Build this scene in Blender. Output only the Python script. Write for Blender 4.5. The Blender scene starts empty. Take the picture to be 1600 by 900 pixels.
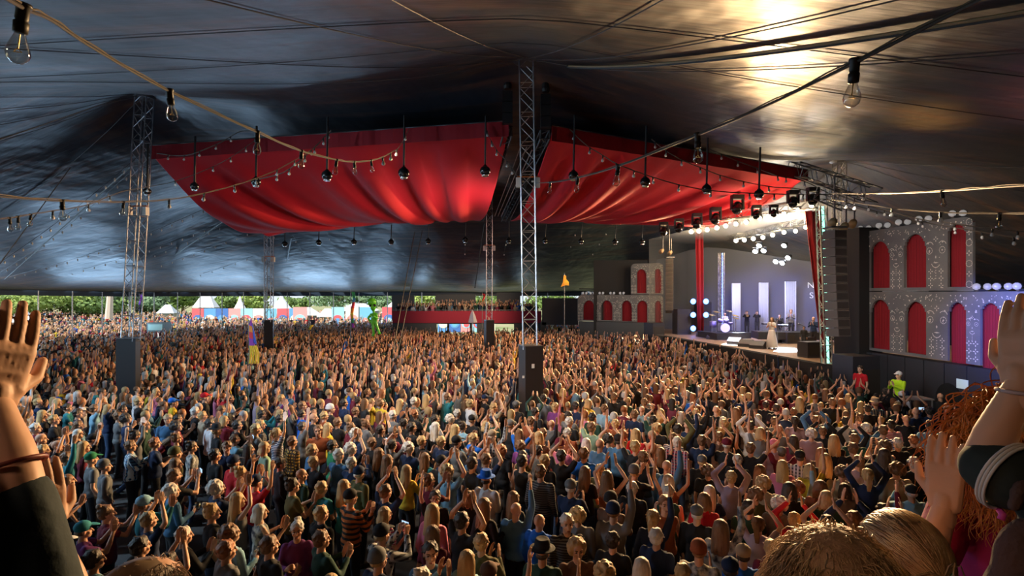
import bpy, math, random
import numpy as np
from mathutils import Vector, Matrix, Euler, noise
C = bpy.context.scene.collection
PI = math.pi
rnd = random.Random(11)
# ---------------------------------------------------------------- camera
F = 850.0; HOR = 458.0; CH = 5.0
cd = bpy.data.cameras.new('camera'); cam = bpy.data.objects.new('camera', cd); C.objects.link(cam)
cd.sensor_width = 36; cd.lens = F/1600*36; cd.clip_start = .05; cd.clip_end = 600
cd.shift_y = (HOR-450)/1600
cam.location = (0, 0, CH); cam.rotation_euler = (PI/2, 0, 0)
bpy.context.scene.camera = cam
def W(px, py, Y): return Vector(((px-800)/F*Y, Y, CH+(HOR-py)/F*Y))
# ---------------------------------------------------------------- world, sun, big lights, exposure
sc = bpy.context.scene
vs = sc.view_settings; vs.view_transform = 'Standard'; vs.look = 'None'; vs.exposure = 0.65; vs.gamma = 1; vs.use_curve_mapping = False
sc.cycles.use_denoising = True; sc.cycles.max_bounces = 6; sc.cycles.diffuse_bounces = 3; sc.cycles.glossy_bounces = 3
sc.cycles.transmission_bounces = 4; sc.cycles.volume_bounces = 0; sc.cycles.sample_clamp_indirect = 4
sc.cycles.caustics_reflective = False; sc.cycles.caustics_refractive = False
w = bpy.data.worlds.new('sky'); sc.world = w; w.use_nodes = True
nt = w.node_tree; bg = nt.nodes['Background']
sky = nt.nodes.new('ShaderNodeTexSky'); sky.sky_type = 'HOSEK_WILKIE'; sky.turbidity = 5; sky.sun_direction = Vector((-.5, -.6, .62)).normalized()
mx = nt.nodes.new('ShaderNodeMix'); mx.data_type = 'RGBA'; mx.inputs[0].default_value = .55
nt.links.new(sky.outputs[0], mx.inputs[6]); mx.inputs[7].default_value = (.82, .92, 1, 1)
nt.links.new(mx.outputs[2], bg.inputs[0]); bg.inputs[1].default_value = 1.15
def light(kind, name, loc, target, power, color, **kw):
    d = bpy.data.lights.new(name, kind); d.energy = power; d.color = color
    for k, v in kw.items(): setattr(d, k, v)
    o = bpy.data.objects.new(name, d); C.objects.link(o); o.location = loc
    o.rotation_euler = (Vector(target)-Vector(loc)).to_track_quat('-Z', 'Y').to_euler()
    return o
light('SUN', 'sun', (-40, -40, 60), (0, 8, 0), 4.6, (1, .95, .85), angle=.02)
WARM = (1, .62, .29)
# the stage wash rig shining on the crowd
for i, (lx, ly, lz, tx, ty, p) in enumerate([(10, 37, 8.6, -8, 22, 17000), (10.5, 34, 8.5, -3, 15, 15000), (11, 30, 8.4, 1, 19, 17000), (11.5, 27, 8.3, 1, 8, 17000),
                                          (11.5, 40, 8.8, -7, 36, 13000), (12.3, 23.5, 7.5, 7, 10.5, 12500)]):
    light('SPOT', 'stage_wash_light', (lx, ly, lz), (tx, ty, 1.5), p*1.1, WARM, spot_size=.95, spot_blend=.75, shadow_soft_size=.35)
# unseen fill lamps added under the roof to brighten the near crowd
for (lx, ly, p, col) in [(-9, 3, 560, (.8, .9, 1)), (4, 2.5, 1350, (1, .82, .62)), (10, 6, 700, (1, .74, .5)), (-17, 10, 1000, (.55, .78, 1)), (-4, 11, 520, (1, .85, .7))]:
    light('SPOT', 'crowd_fill_light', (lx, ly, 8.3), (lx*.6+2, ly+6, 1.5), p*3.6, col, spot_size=1.75, spot_blend=.8, shadow_soft_size=.5)
# unseen warm spots added to put a gold gleam on the shiny roof
for i in range(4): light('SPOT', 'roof_fill_light', (10.2+i*1.1, 21.5-i*.5, 5.6), (6.2+i*1.0, 11.5-i*.2, 11), 150, (1, .45, .1), spot_size=.3, spot_blend=1, shadow_soft_size=.3)
light('SPOT', 'roof_fill_light', (12.5, 14, 5.5), (12, 8, 12), 90, (1, .3, .25), spot_size=1.35, spot_blend=1, shadow_soft_size=.4)
# cool fill lamps added along the open sides for daylight on the roof skin
for (x, y, tx, ty, tz, p) in [(-33, 22, -25, 24, 9, 800), (-34, 33, -25, 33, 8.5, 700), (-32, 43, -24, 41, 8.5, 620), (-27, 52, -21, 46, 8.5, 620), (-20, 56, -16, 48, 8.5, 620), (-12, 56.5, -10, 48, 8.5, 520), (-1, 57, -1, 50, 9, 160), (-31, 12, -22, 12, 9.5, 620), (-14, 5, -10, 9, 10.5, 230), (-7, 12, -7, 19, 12, 160)]:
    light('AREA', 'roof_fill_light', (x, y, 2.4), (tx, ty, tz), p*.42, (.42, .68, 1), shape='RECTANGLE', size=6, size_y=1.6)
light('SPOT', 'foreground_fill_light', (.2, -2.2, 7.6), (.8, 1.1, 4.4), 1900, (1, .6, .32), spot_size=1.15, spot_blend=.7, shadow_soft_size=.35)  # unseen fill pair added to brighten the people beside the camera
light('SPOT', 'foreground_fill_light', (-2.5, -1.5, 7.2), (-.8, 1, 4.4), 420, (1, .6, .38), spot_size=1.0, spot_blend=.7, shadow_soft_size=.35)
light('SPOT', 'canopy_fill_light', (13, 27, 7.6), (4, 27, 9.8), 900, (1, .55, .42), spot_size=1.9, spot_blend=1, shadow_soft_size=.5)  # pair of unseen spots added to rake across the canopy folds
light('SPOT', 'canopy_fill_light', (1.2, 25, 6.6), (-9, 27, 9.8), 1000, (1, .72, .68), spot_size=2.3, spot_blend=1, shadow_soft_size=.5)
light('SPOT', 'facade_blue_light', (10, 11.5, 5.5), (14.8, 15.4, 4), 4200, (.15, .22, 1), spot_size=.7, spot_blend=.8, shadow_soft_size=.2)
light('SPOT', 'facade_light', (6.5, 12, 7.6), (14.5, 18.5, 4.6), 1500, (1, .84, .7), spot_size=.85, spot_blend=.9, shadow_soft_size=.4)
light('SPOT', 'balcony_fill_light', (-3, 43, 7.2), (-4.5, 52, 3.4), 2200, (1, .72, .5), spot_size=1.1, spot_blend=.9, shadow_soft_size=.3)  # fill spot added to brighten the balcony front and its spectators
light('SPOT', 'far_facade_light', (2, 36, 8), (8.5, 44, 4.6), 500, (1, .8, .6), spot_size=.9, spot_blend=.9, shadow_soft_size=.3)
light('SPOT', 'stage_blue_light', (13, 33, 9), (17, 38, 3), 4500, (.2, .26, 1), spot_size=1.3, spot_blend=.7, shadow_soft_size=.3)
light('AREA', 'stage_white_light', (15, 30, 9.3), (18, 35, 2), 420, (1, .8, .55), shape='DISK', size=2)

# ---------------------------------------------------------------- materials
MATS = {}
def mat(key, col=(.5, .5, .5), rough=.7, metal=0., spec=.5, emit=None, es=1., bump=None, var=None, alpha=None, trans=0., pattern=None, sheen=0):
    if key in MATS: return MATS[key]
    m = bpy.data.materials.new(key); m.use_nodes = True; n = m.node_tree.nodes; l = m.node_tree.links
    b = n['Principled BSDF']; b.inputs['Base Color'].default_value = (*col, 1); b.inputs['Roughness'].default_value = rough
    b.inputs['Metallic'].default_value = metal; b.inputs['Specular IOR Level'].default_value = spec
    b.inputs['Transmission Weight'].default_value = trans
    if sheen: b.inputs['Sheen Weight'].default_value = sheen
    if emit: b.inputs['Emission Color'].default_value = (*emit, 1); b.inputs['Emission Strength'].default_value = es
    tc = n.new('ShaderNodeTexCoord')
    def noise_node(scale, detail=4, stretch=(1, 1, 1)):
        mp = n.new('ShaderNodeMapping'); mp.inputs['Scale'].default_value = stretch; l.new(tc.outputs['Object'], mp.inputs[0])
        t = n.new('ShaderNodeTexNoise'); t.inputs['Scale'].default_value = scale; t.inputs['Detail'].default_value = detail
        l.new(mp.outputs[0], t.inputs['Vector']); return t
    if var:   # (second colour, scale, stretch)
        t = noise_node(var[1], 5, var[2] if len(var) > 2 else (1, 1, 1)); r = n.new('ShaderNodeValToRGB')
        r.color_ramp.elements[0].position = .38; r.color_ramp.elements[1].position = .64
        r.color_ramp.elements[0].color = (*col, 1); r.color_ramp.elements[1].color = (*var[0], 1)
        l.new(t.outputs[0], r.inputs[0]); l.new(r.outputs[0], b.inputs['Base Color'])
    if pattern:
        kind, c2, c3, s = pattern
        def wave(axis, scale):
            wv = n.new('ShaderNodeTexWave'); wv.bands_direction = axis; wv.inputs['Scale'].default_value = scale; wv.inputs['Distortion'].default_value = .6
            l.new(tc.outputs['Object'], wv.inputs['Vector'])
            r = n.new('ShaderNodeValToRGB'); r.color_ramp.interpolation = 'CONSTANT'; r.color_ramp.elements[1].position = .55
            l.new(wv.outputs[0], r.inputs[0]); return r
        a = wave('Z', s); mx1 = n.new('ShaderNodeMix'); mx1.data_type = 'RGBA'; l.new(a.outputs[0], mx1.inputs[0])
        mx1.inputs[6].default_value = (*col, 1); mx1.inputs[7].default_value = (*c2, 1); out = mx1.outputs[2]
        if kind == 'plaid':
            a2 = wave('X', s); mx2 = n.new('ShaderNodeMix'); mx2.data_type = 'RGBA'; mx2.inputs[6].default_value = (0, 0, 0, 1)
            l.new(a2.outputs[0], mx2.inputs[0]); l.new(out, mx2.inputs[6]); mx2.inputs[7].default_value = (*c3, 1); out = mx2.outputs[2]
        l.new(out, b.inputs['Base Color'])
    if bump:  # (scale, strength, stretch)
        t = noise_node(bump[0], 6, bump[2] if len(bump) > 2 else (1, 1, 1)); bp = n.new('ShaderNodeBump'); bp.inputs['Strength'].default_value = bump[1]
        bp.inputs['Distance'].default_value = .02; l.new(t.outputs[0], bp.inputs['Height']); l.new(bp.outputs[0], b.inputs['Normal'])
    if alpha is not None: b.inputs['Alpha'].default_value = alpha
    MATS[key] = m; return m
black = mat('black_paint', (.012, .012, .014), .55)
steel = mat('galvanised_steel', (.55, .55, .56), .35, .9, var=((.33, .33, .36), 6))
dark_steel = mat('dark_steel', (.16, .16, .17), .4, .8)

# ---------------------------------------------------------------- mesh builder
WORLD = {}
class MB:
    def __init__(s): s.v = []; s.f = []; s.m = []
    def add(s, vs, fs, mi=0):
        k = len(s.v); s.v += [tuple(x) for x in vs]; s.f += [tuple(i+k for i in f) for f in fs]; s.m += [mi]*len(fs)
    def box(s, c, size, rot=None, mi=0):
        c = Vector(c); h = Vector(size)/2; R = rot.to_matrix() if isinstance(rot, Euler) else (Matrix.Rotation(rot, 3, 'Z') if isinstance(rot, (int, float)) else (rot or Matrix.Identity(3)))
        vs = [c+R@Vector((x*h.x, y*h.y, z*h.z)) for x in (-1, 1) for y in (-1, 1) for z in (-1, 1)]
        s.add(vs, [(0, 1, 3, 2), (4, 6, 7, 5), (0, 4, 5, 1), (2, 3, 7, 6), (0, 2, 6, 4), (1, 5, 7, 3)], mi); return s
    def ring_loft(s, rings, cap=True, mi=0, closed=False):
        n = len(rings[0]); vs = [p for r in rings for p in r]; fs = []
        for i in range(len(rings)-1):
            for j in range(n): fs.append((i*n+j, i*n+(j+1) % n, (i+1)*n+(j+1) % n, (i+1)*n+j))
        if cap: fs.append(tuple(reversed(range(n)))); fs.append(tuple((len(rings)-1)*n+j for j in range(n)))
        s.add(vs, fs, mi); return s
    def tube(s, pts, r, n=6, mi=0, cap=True):
        pts = [Vector(p) for p in pts]; rs = r if isinstance(r, (list, tuple)) else [r]*len(pts)
        rings = []; up = None
        for i, p in enumerate(pts):
            d = (pts[min(i+1, len(pts)-1)]-pts[max(i-1, 0)])
            if d.length < 1e-9: d = Vector((0, 0, 1))
            d.normalize()
            if up is None: up = Vector((0, 0, 1)) if abs(d.z) < .9 else Vector((1, 0, 0))
            a = d.cross(up); a.normalize(); b = a.cross(d); up = b
            rings.append([p+(a*math.cos(2*PI*k/n)+b*math.sin(2*PI*k/n))*rs[i] for k in range(n)])
        return s.ring_loft(rings, cap, mi)
    def capsule(s, a, b, ra, rb=None, n=10, mi=0):
        a = Vector(a); b = Vector(b); rb = ra if rb is None else rb; d = (b-a).normalized() if (b-a).length > 1e-6 else Vector((0, 0, 1))
        pts = []; rs = []
        for t in (85, 60, 30, 0): t = math.radians(t); pts.append(a-d*ra*math.sin(t)); rs.append(ra*math.cos(t))
        for t in (0, 30, 60, 85): t = math.radians(t); pts.append(b+d*rb*math.sin(t)); rs.append(rb*math.cos(t))
        return s.tube(pts, rs, n, mi)
    def ell(s, c, r, rot=None, n=14, m=8, mi=0):
        c = Vector(c); r = r if isinstance(r, (tuple, list)) else (r, r, r); rings = []
        for i in range(m+1):
            t = PI*(i+.02)/(m+.04)-PI/2
            ring = []
            for j in range(n):
                p = Vector((r[0]*math.cos(t)*math.cos(2*PI*j/n), r[1]*math.cos(t)*math.sin(2*PI*j/n), r[2]*math.sin(t)))
                if rot: p = rot@p
                ring.append(c+p)
            rings.append(ring)
        return s.ring_loft(rings, True, mi)
    def lathe(s, base, prof, n=16, axis=None, mi=0):
        base = Vector(base); R = Vector((0, 0, 1)).rotation_difference(Vector(axis)).to_matrix() if axis else Matrix.Identity(3)
        return s.ring_loft([[base+R@Vector((r*math.cos(2*PI*j/n), r*math.sin(2*PI*j/n), z)) for j in range(n)] for r, z in prof], True, mi)
    def prism(s, pts, a, b, thick, mi=0):   # pts = (u, v) in plane o + a*u + z*v, extruded along normal b
        n = len(pts); a = Vector(a); b = Vector(b); Z = Vector((0, 0, 1))
        o = s.org; v1 = [o+a*u+Z*v for u, v in pts]; v2 = [p+b*thick for p in v1]
        s.add(v1+v2, [tuple(range(n)), tuple(reversed(range(n, 2*n)))]+[(i, i+n, (i+1) % n+n, (i+1) % n) for i in range(n)], mi); return s
    def mesh(s, name, mats, smooth=False):
        me = bpy.data.meshes.new(name); me.from_pydata(s.v, [], s.f)
        for m in (mats if isinstance(mats, (list, tuple)) else [mats]): me.materials.append(m)
        if any(s.m): me.polygons.foreach_set('material_index', s.m)
        if smooth: me.polygons.foreach_set('use_smooth', [True]*len(s.f))
        me.update(); return me
    def build(s, name, mats, parent=None, smooth=False, loc=None):
        o = bpy.data.objects.new(name, s.mesh(name, mats, smooth)); C.objects.link(o)
        if parent is not None:
            o.parent = parent
            if parent.name in WORLD: o.matrix_parent_inverse = WORLD[parent.name]
        if loc is not None: o.location = loc
        return o
def tag(o, label=None, cat=None, group=None, kind=None):
    if label: o['label'] = label
    if cat: o['category'] = cat
    if group: o['group'] = group
    if kind: o['kind'] = kind
    return o
def thing(name, label, cat, loc=(0, 0, 0), group=None, rz=0, world=True):
    o = bpy.data.objects.new(name, None); C.objects.link(o); o.location = loc; o.rotation_euler = (0, 0, rz); o.empty_display_size = .1
    if world: WORLD[o.name] = (Matrix.Translation(Vector(loc)) @ Matrix.Rotation(rz, 4, 'Z')).inverted()      # children are given in world coordinates
    return tag(o, label, cat, group)
def struct(o): o['kind'] = 'structure'; return o
def merged(meshes, name, m):
    import bmesh
    bm = bmesh.new()
    for me in meshes: bm.from_mesh(me)
    out = bpy.data.meshes.new(name); bm.to_mesh(out); bm.free()
    for me in meshes: bpy.data.meshes.remove(me)
    if not out.materials: out.materials.append(m)
    out.polygons.foreach_set('use_smooth', [True]*len(out.polygons)); out.polygons.foreach_set('material_index', [0]*len(out.polygons)); return out
def remesh(mb, voxel, name, m, smooth=2, n=None):
    o = mb.build(name, m); md = o.modifiers.new('r', 'REMESH'); md.mode = 'VOXEL'; md.voxel_size = voxel; md.use_smooth_shade = True
    if smooth: s = o.modifiers.new('s', 'SMOOTH'); s.factor = .5; s.iterations = smooth
    dg = bpy.context.evaluated_depsgraph_get(); me = bpy.data.meshes.new_from_object(o.evaluated_get(dg)); me.name = name
    old = o.data; bpy.data.objects.remove(o); bpy.data.meshes.remove(old)
    if not me.materials: me.materials.append(m)
    me.polygons.foreach_set('use_smooth', [True]*len(me.polygons)); me.polygons.foreach_set('material_index', [0]*len(me.polygons)); return me

# ---------------------------------------------------------------- ground, floor, roof membrane
g = MB(); g.add([(-160, -30, -.03), (120, -30, -.03), (120, 220, -.03), (-160, 220, -.03)], [(0, 1, 2, 3)])
struct(g.build('ground_field', mat('trodden_grass', (.16, .2, .07), .95, var=((.3, .26, .15), .25))))
RC = (-3.0, 24.0); RA = (34.0, 36.0)
def rim_pt(t):
    c, s = math.cos(t), math.sin(t); e = 2/3.2
    x = RC[0]+RA[0]*math.copysign(abs(c)**e, c); y = RC[1]+RA[1]*math.copysign(abs(s)**e, s)
    z = 5.06+(.45*max(0, min(1, (48-y)/25)) if x < 0 else 0)
    return Vector((x, y, z))
rim = [rim_pt(2*PI*i/160) for i in range(160)]
g = MB(); g.add([(p.x*1.0, p.y, 0) for p in rim], [tuple(range(160))])
struct(g.build('floor', mat('arena_floor', (.035, .033, .036), .75, var=((.07, .065, .06), .8), bump=(3, .3))))
PEAKS = [(-13.5, 20, 12.4), (.45, 17.3, 12.55), (16, 26.6, 11.6), (-15.2, 34, 12.2), (-1.4, 34, 12.2), (15, 44, 10.5)]
def roof():
    x0, x1, y0, y1, h = RC[0]-RA[0], RC[0]+RA[0], RC[1]-RA[1], RC[1]+RA[1], .6
    nx = int((x1-x0)/h)+1; ny = int((y1-y0)/h)+1
    X, Y = np.meshgrid(np.linspace(x0, x1, nx), np.linspace(y0, y1, ny), indexing='ij')
    u = np.abs((X-RC[0])/RA[0])**3.2+np.abs((Y-RC[1])/RA[1])**3.2; inside = u < .985
    Zr = 5.06+np.where(X < 0, .45*np.clip((48-Y)/25, 0, 1), 0)
    Z = np.where(inside, 8.0, Zr); fixed = ~inside; val = Z.copy()
    def fix(p, z):
        i = int(round((p[0]-x0)/(x1-x0)*(nx-1))); j = int(round((p[1]-y0)/(y1-y0)*(ny-1)))
        if 0 <= i < nx and 0 <= j < ny: fixed[i, j] = True; val[i, j] = max(z, val[i, j]) if inside[i, j] and val[i, j] != 8.0 else z
    def cable(a, b, sag):
        a = Vector(a); b = Vector(b)
        for k in range(121):
            t = k/120; p = a.lerp(b, t); fix(p, p.z-sag*4*t*(1-t))
    for a, b, s in [(0, 1, 1.1), (1, 2, 1.3), (3, 4, 1.3), (2, 5, .9), (4, 5, 1.2), (0, 3, 1.6), (1, 4, 1.6)]: cable(PEAKS[a], PEAKS[b], s)
    for i, e, s in [(0, (-36, 21, 5.5), 1.4), (1, (0, -11.5, 5.5), 1.1), (0, (-17, -11.5, 5.5), 1.3), (2, (24, -8, 5.1), 1.2), (2, (30.5, 22, 5.06), 1.0), (4, (-3, 59, 5.06), 1.2), (3, (-17, 59, 5.06), 1.2), (3, (-36, 40, 5.2), 1.5)]: cable(PEAKS[i], e, s)
    Z = val.copy()
    for it in range(1500):
        A = .25*(np.roll(Z, 1, 0)+np.roll(Z, -1, 0)+np.roll(Z, 1, 1)+np.roll(Z, -1, 1)); Z = np.where(fixed, val, A)
    # the cloth between cables stays a little taut: two smoothing passes soften the creases
    for it in range(2):
        A = .25*(np.roll(Z, 1, 0)+np.roll(Z, -1, 0)+np.roll(Z, 1, 1)+np.roll(Z, -1, 1)); Z = np.where(inside, .5*Z+.5*A, Z)
    return X, Y, Z, u, (x0, y0, (x1-x0)/(nx-1), (y1-y0)/(ny-1))
RX, RY, RZ, RU, RG = roof()
def roof_z(x, y):
    fx = (x-RG[0])/RG[2]; fy = (y-RG[1])/RG[3]; i = int(min(max(fx, 0), RX.shape[0]-2)); j = int(min(max(fy, 0), RX.shape[1]-2)); a = fx-i; b = fy-j
    return float((1-a)*((1-b)*RZ[i, j]+b*RZ[i, j+1])+a*((1-b)*RZ[i+1, j]+b*RZ[i+1, j+1]))
g = MB(); nx, ny = RX.shape
keep = RU < 1.03
g.v = [(float(RX[i, j]), float(RY[i, j]), float(RZ[i, j])) for i in range(nx) for j in range(ny)]
g.f = [(i*ny+j, i*ny+j+1, (i+1)*ny+j+1, (i+1)*ny+j) for i in range(nx-1) for j in range(ny-1) if keep[i, j] and keep[i+1, j] and keep[i, j+1] and keep[i+1, j+1]]
g.m = [0]*len(g.f)
def roof_material():
    m = bpy.data.materials.new('shiny_black_tent_skin'); m.use_nodes = True; n = m.node_tree.nodes; l = m.node_tree.links; b = n['Principled BSDF']
    tc = n.new('ShaderNodeTexCoord')
    def tex(scale, det, st, rot=0):
        mp = n.new('ShaderNodeMapping'); mp.inputs['Scale'].default_value = st; mp.inputs['Rotation'].default_value = (0, 0, rot); l.new(tc.outputs['Object'], mp.inputs[0])
        t = n.new('ShaderNodeTexNoise'); t.inputs['Scale'].default_value = scale; t.inputs['Detail'].default_value = det; l.new(mp.outputs[0], t.inputs['Vector']); return t
    def ramp(t, a, b_, c0, c1):
        r = n.new('ShaderNodeValToRGB'); r.color_ramp.elements[0].position = a; r.color_ramp.elements[1].position = b_
        r.color_ramp.elements[0].color = (*c0, 1); r.color_ramp.elements[1].color = (*c1, 1); l.new(t.outputs[0], r.inputs[0]); return r
    dirt_and_reflection = ramp(tex(.9, 8, (.25, 2.2, 1), .1), .5, .8, (.017, .026, .04), (.15, .075, .045))  # brown streaks: dirt, plus the canopy's reddish reflection put into the colour
    l.new(dirt_and_reflection.outputs[0], b.inputs['Base Color'])
    rr = ramp(tex(.35, 4, (1, 1, 1)), .3, .7, (.38, .38, .38), (.54, .54, .54)); l.new(rr.outputs[0], b.inputs['Roughness'])
    b.inputs['Specular IOR Level'].default_value = .75; b.inputs['Coat Weight'].default_value = .1; b.inputs['Coat Roughness'].default_value = .4
    t1 = tex(.22, 4, (1, .6, 1), .5); t2 = tex(1.6, 6, (.3, 2, 1)); add = n.new('ShaderNodeMath'); add.operation = 'MULTIPLY_ADD'; add.inputs[1].default_value = .06
    l.new(t2.outputs[0], add.inputs[0]); l.new(t1.outputs[0], add.inputs[2])
    bp = n.new('ShaderNodeBump'); bp.inputs['Strength'].default_value = .6; bp.inputs['Distance'].default_value = .9
    l.new(add.outputs[0], bp.inputs['Height']); l.new(bp.outputs[0], b.inputs['Normal']); return m
roof_o = struct(g.build('ceiling', roof_material(), smooth=True))
# seams welded into the roof, running out from the mast heads
g = MB()
def seam(mb, a, b, r=.011, n=60):
    pts = []
    for k in range(n+1):
        t = k/n; x = a[0]+(b[0]-a[0])*t; y = a[1]+(b[1]-a[1])*t; pts.append((x, y, roof_z(x, y)-.03))
    mb.tube(pts, r, 4)
for e in [(-12, -8), (-6, -10), (5, -10), (11, -9), (19, -6), (-22, 0), (-30, 8)]: seam(g, PEAKS[1][:2], e)
for e in [(-34, 3), (-36, 12), (-36, 30), (-30, -6), (-22, -10)]: seam(g, PEAKS[0][:2], e)
for e in [(22, -6), (29, 6), (30, 16)]: seam(g, PEAKS[2][:2], e)
for yy in (3, 6.5, 10, 13): seam(g, (-30, yy), (28, yy-1), .01)
g.build('seam', mat('seam_tape', (.11, .10, .1), .6), roof_o)
for off, r_, nm, mm in ((0, .05, 'cable_bundle', (.01, .01, .01)), (.16, .022, 'webbing_strap', (.3, .22, .1)), (.26, .016, 'webbing_strap', (.3, .22, .1))):
    g = MB(); pts = []
    for k in range(41):
        t = k/40; x = 1.6+(8.2-1.6)*t; y = 15.6+(2.5-15.6)*t-off; pts.append((x, y, roof_z(x, y)-.09))
    g.tube(pts, r_, 6); tag(g.build(nm, mat(nm+'_m', mm, .5)), 'thick black cable clipped along the roof seam at the top right' if off == 0 else 'tan webbing strap running beside the thick black roof cable', 'cable' if off == 0 else 'strap', None if off == 0 else 'webbing straps beside the roof cable')
# scalloped band along the rim
g = MB(); n = len(rim)
for i in range(n):
    p, q = rim[i], rim[(i+1) % n]; h = .62
    g.add([p+Vector((0, 0, .05)), q+Vector((0, 0, .05)), q-Vector((0, 0, h-.25)), p-Vector((0, 0, h-.25))], [(0, 1, 2, 3)])
rim_o = g.build('trim_1', mat('rim_band', (.018, .035, .06), .5, bump=(2, .3))); struct(rim_o)
# walls that close the right-hand and near sides of the tent
def wall_arc(name, t0, t1, k=.985, z0=0, m=None):
    g = MB(); N = 40; ps = [rim_pt(t0+(t1-t0)*i/N) for i in range(N+1)]
    ps = [Vector((RC[0]+(p.x-RC[0])*k, RC[1]+(p.y-RC[1])*k, p.z)) for p in ps]
    for a, b in zip(ps, ps[1:]): g.add([(a.x, a.y, z0), (b.x, b.y, z0), (b.x, b.y, b.z+.1), (a.x, a.y, a.z+.1)], [(0, 1, 2, 3)])
    return struct(g.build(name, m or mat('black_wall_cloth', (.012, .014, .02), .6, bump=(1.5, .5, (4, 4, .3)))))
wall_arc('wall_right', -1.2, 1.2)
wall_arc('wall_back', -2.0, -1.2)
# rim poles
for i in range(0, 160):
    t = 2*PI*i/160; p = rim[i]
    if p.y < 8 or t < 1.25 or t > 3.7: continue
    if i % 2: continue
    g = MB(); g.tube([(p.x, p.y, 0), (p.x, p.y, p.z+.12)], .045, 8)
    o = thing('rim_pole', 'slim steel pole propping the rim of the tent roof', 'pole', (p.x, p.y, 0), 'steel poles along the open rim of the tent')
    g.build('pole', steel, o); h = MB(); h.lathe((p.x, p.y, 0), [(.12, 0), (.12, .02), (.05, .05)], 10); h.build('foot_plate', dark_steel, o)
# ---------------------------------------------------------------- lattice masts
def lattice(mb, a, b, w, r=.022, bay=.45, faces=4):
    a = Vector(a); b = Vector(b); d = (b-a); L = d.length; d.normalize(); up = Vector((0, 0, 1)) if abs(d.z) < .9 else Vector((1, 0, 0))
    s = d.cross(up).normalized(); t = s.cross(d); h = w/2
    cs = [s*h+t*h, -s*h+t*h, -s*h-t*h, s*h-t*h]
    for c in cs: mb.tube([a+c, b+c], r, 6)
    n = max(2, int(L/bay)); 
    for k in range(n):
        p = a+d*(L*k/n); q = a+d*(L*(k+1)/n)
        for i in range(faces):
            c1, c2 = cs[i], cs[(i+1) % 4]
            if k % 2: c1, c2 = c2, c1
            mb.tube([p+c1, q+c2], r*.55, 4, cap=False)
            if k % 2 == 0: mb.tube([p+c1, p+c2], r*.55, 4, cap=False)
def mast(base, top, hb, w, label, wb=.6, lean_mark=True):
    base = Vector(base); top = Vector(top); d = (top-base).normalized(); pt = lambda z: base+d*(z/d.z)
    o = thing('lattice_mast', label, 'mast', base, 'lattice masts holding up the tent')
    g = MB(); lattice(g, pt(hb-.1), top, w); g.build('lattice', steel, o)
    g = MB(); g.box((base+pt(hb))/2, (wb, wb, hb), .35); 
    pb = g.build('padded_base', black, o)
    g = MB(); g.box(pt(hb)+Vector((0, 0, .012)), (wb*1.02, wb*1.02, .03), .35); g.build('base_lid', dark_steel, o)
    g = MB(); g.lathe(top-Vector((0, 0, .25)), [(.3, 0), (.5, .12), (.5, .2), (.12, .45)], 16); g.build('mast_head', dark_steel, o)
    return o, pt
m1, pt1 = mast((.62, 17.3, 0), PEAKS[1], 3.33, .44, 'tallest lattice mast in the middle of the crowd, black padded base')
m2, pt2 = mast((-14.2, 20, 0), PEAKS[0], 3.35, .42, 'leaning lattice mast in the left crowd, black padded base')
m3, _ = mast((-1.44, 34, 0), PEAKS[4], 3.3, .36, 'far slim lattice mast in front of the balcony', .52)
m4, _ = mast((-15.2, 34, 0), PEAKS[3], 3.3, .4, 'far lattice mast beside the painted hoarding', .52)
m5, _ = mast((16, 26.6, 0), PEAKS[2], 2.0, .44, 'lattice mast rising above the right end of the stage')
def on_mast(o, p, w=.42):
    p = Vector(p); g = MB()
    for s in (-1, 1):
        g.box(p+Vector((s*w*.72, -.05, 0)), (.16, .2, .3)); g.box(p+Vector((s*w*.5, 0, .05)), (.2, .05, .05))
    g.build('clamp_box', mat('pale_plastic', (.55, .52, .48), .5), o)
    g = MB(); g.tube([p+Vector((-w*.8, 0, .2)), p+Vector((w*.8, 0, .2))], .025, 6); g.build('cross_bar', mat('orange_clamp', (.6, .16, .04), .5), o)
on_mast(m1, pt1(8.5)); on_mast(m2, pt2(8.0)); on_mast(m4, (-15.2, 34, 7.1)); on_mast(m3, (-1.42, 34, 7.8))
g = MB(); g.box(W(833, 572, 16.96), (.09, .01, .13), .35); g.build('notice', mat('white_paper', (.75, .75, .72), .8), m1)
g = MB(); g.box(W(818, 589, 16.99), (.08, .01, .08), .35); g.build('sticker', mat('white_paper'), m1)
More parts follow.
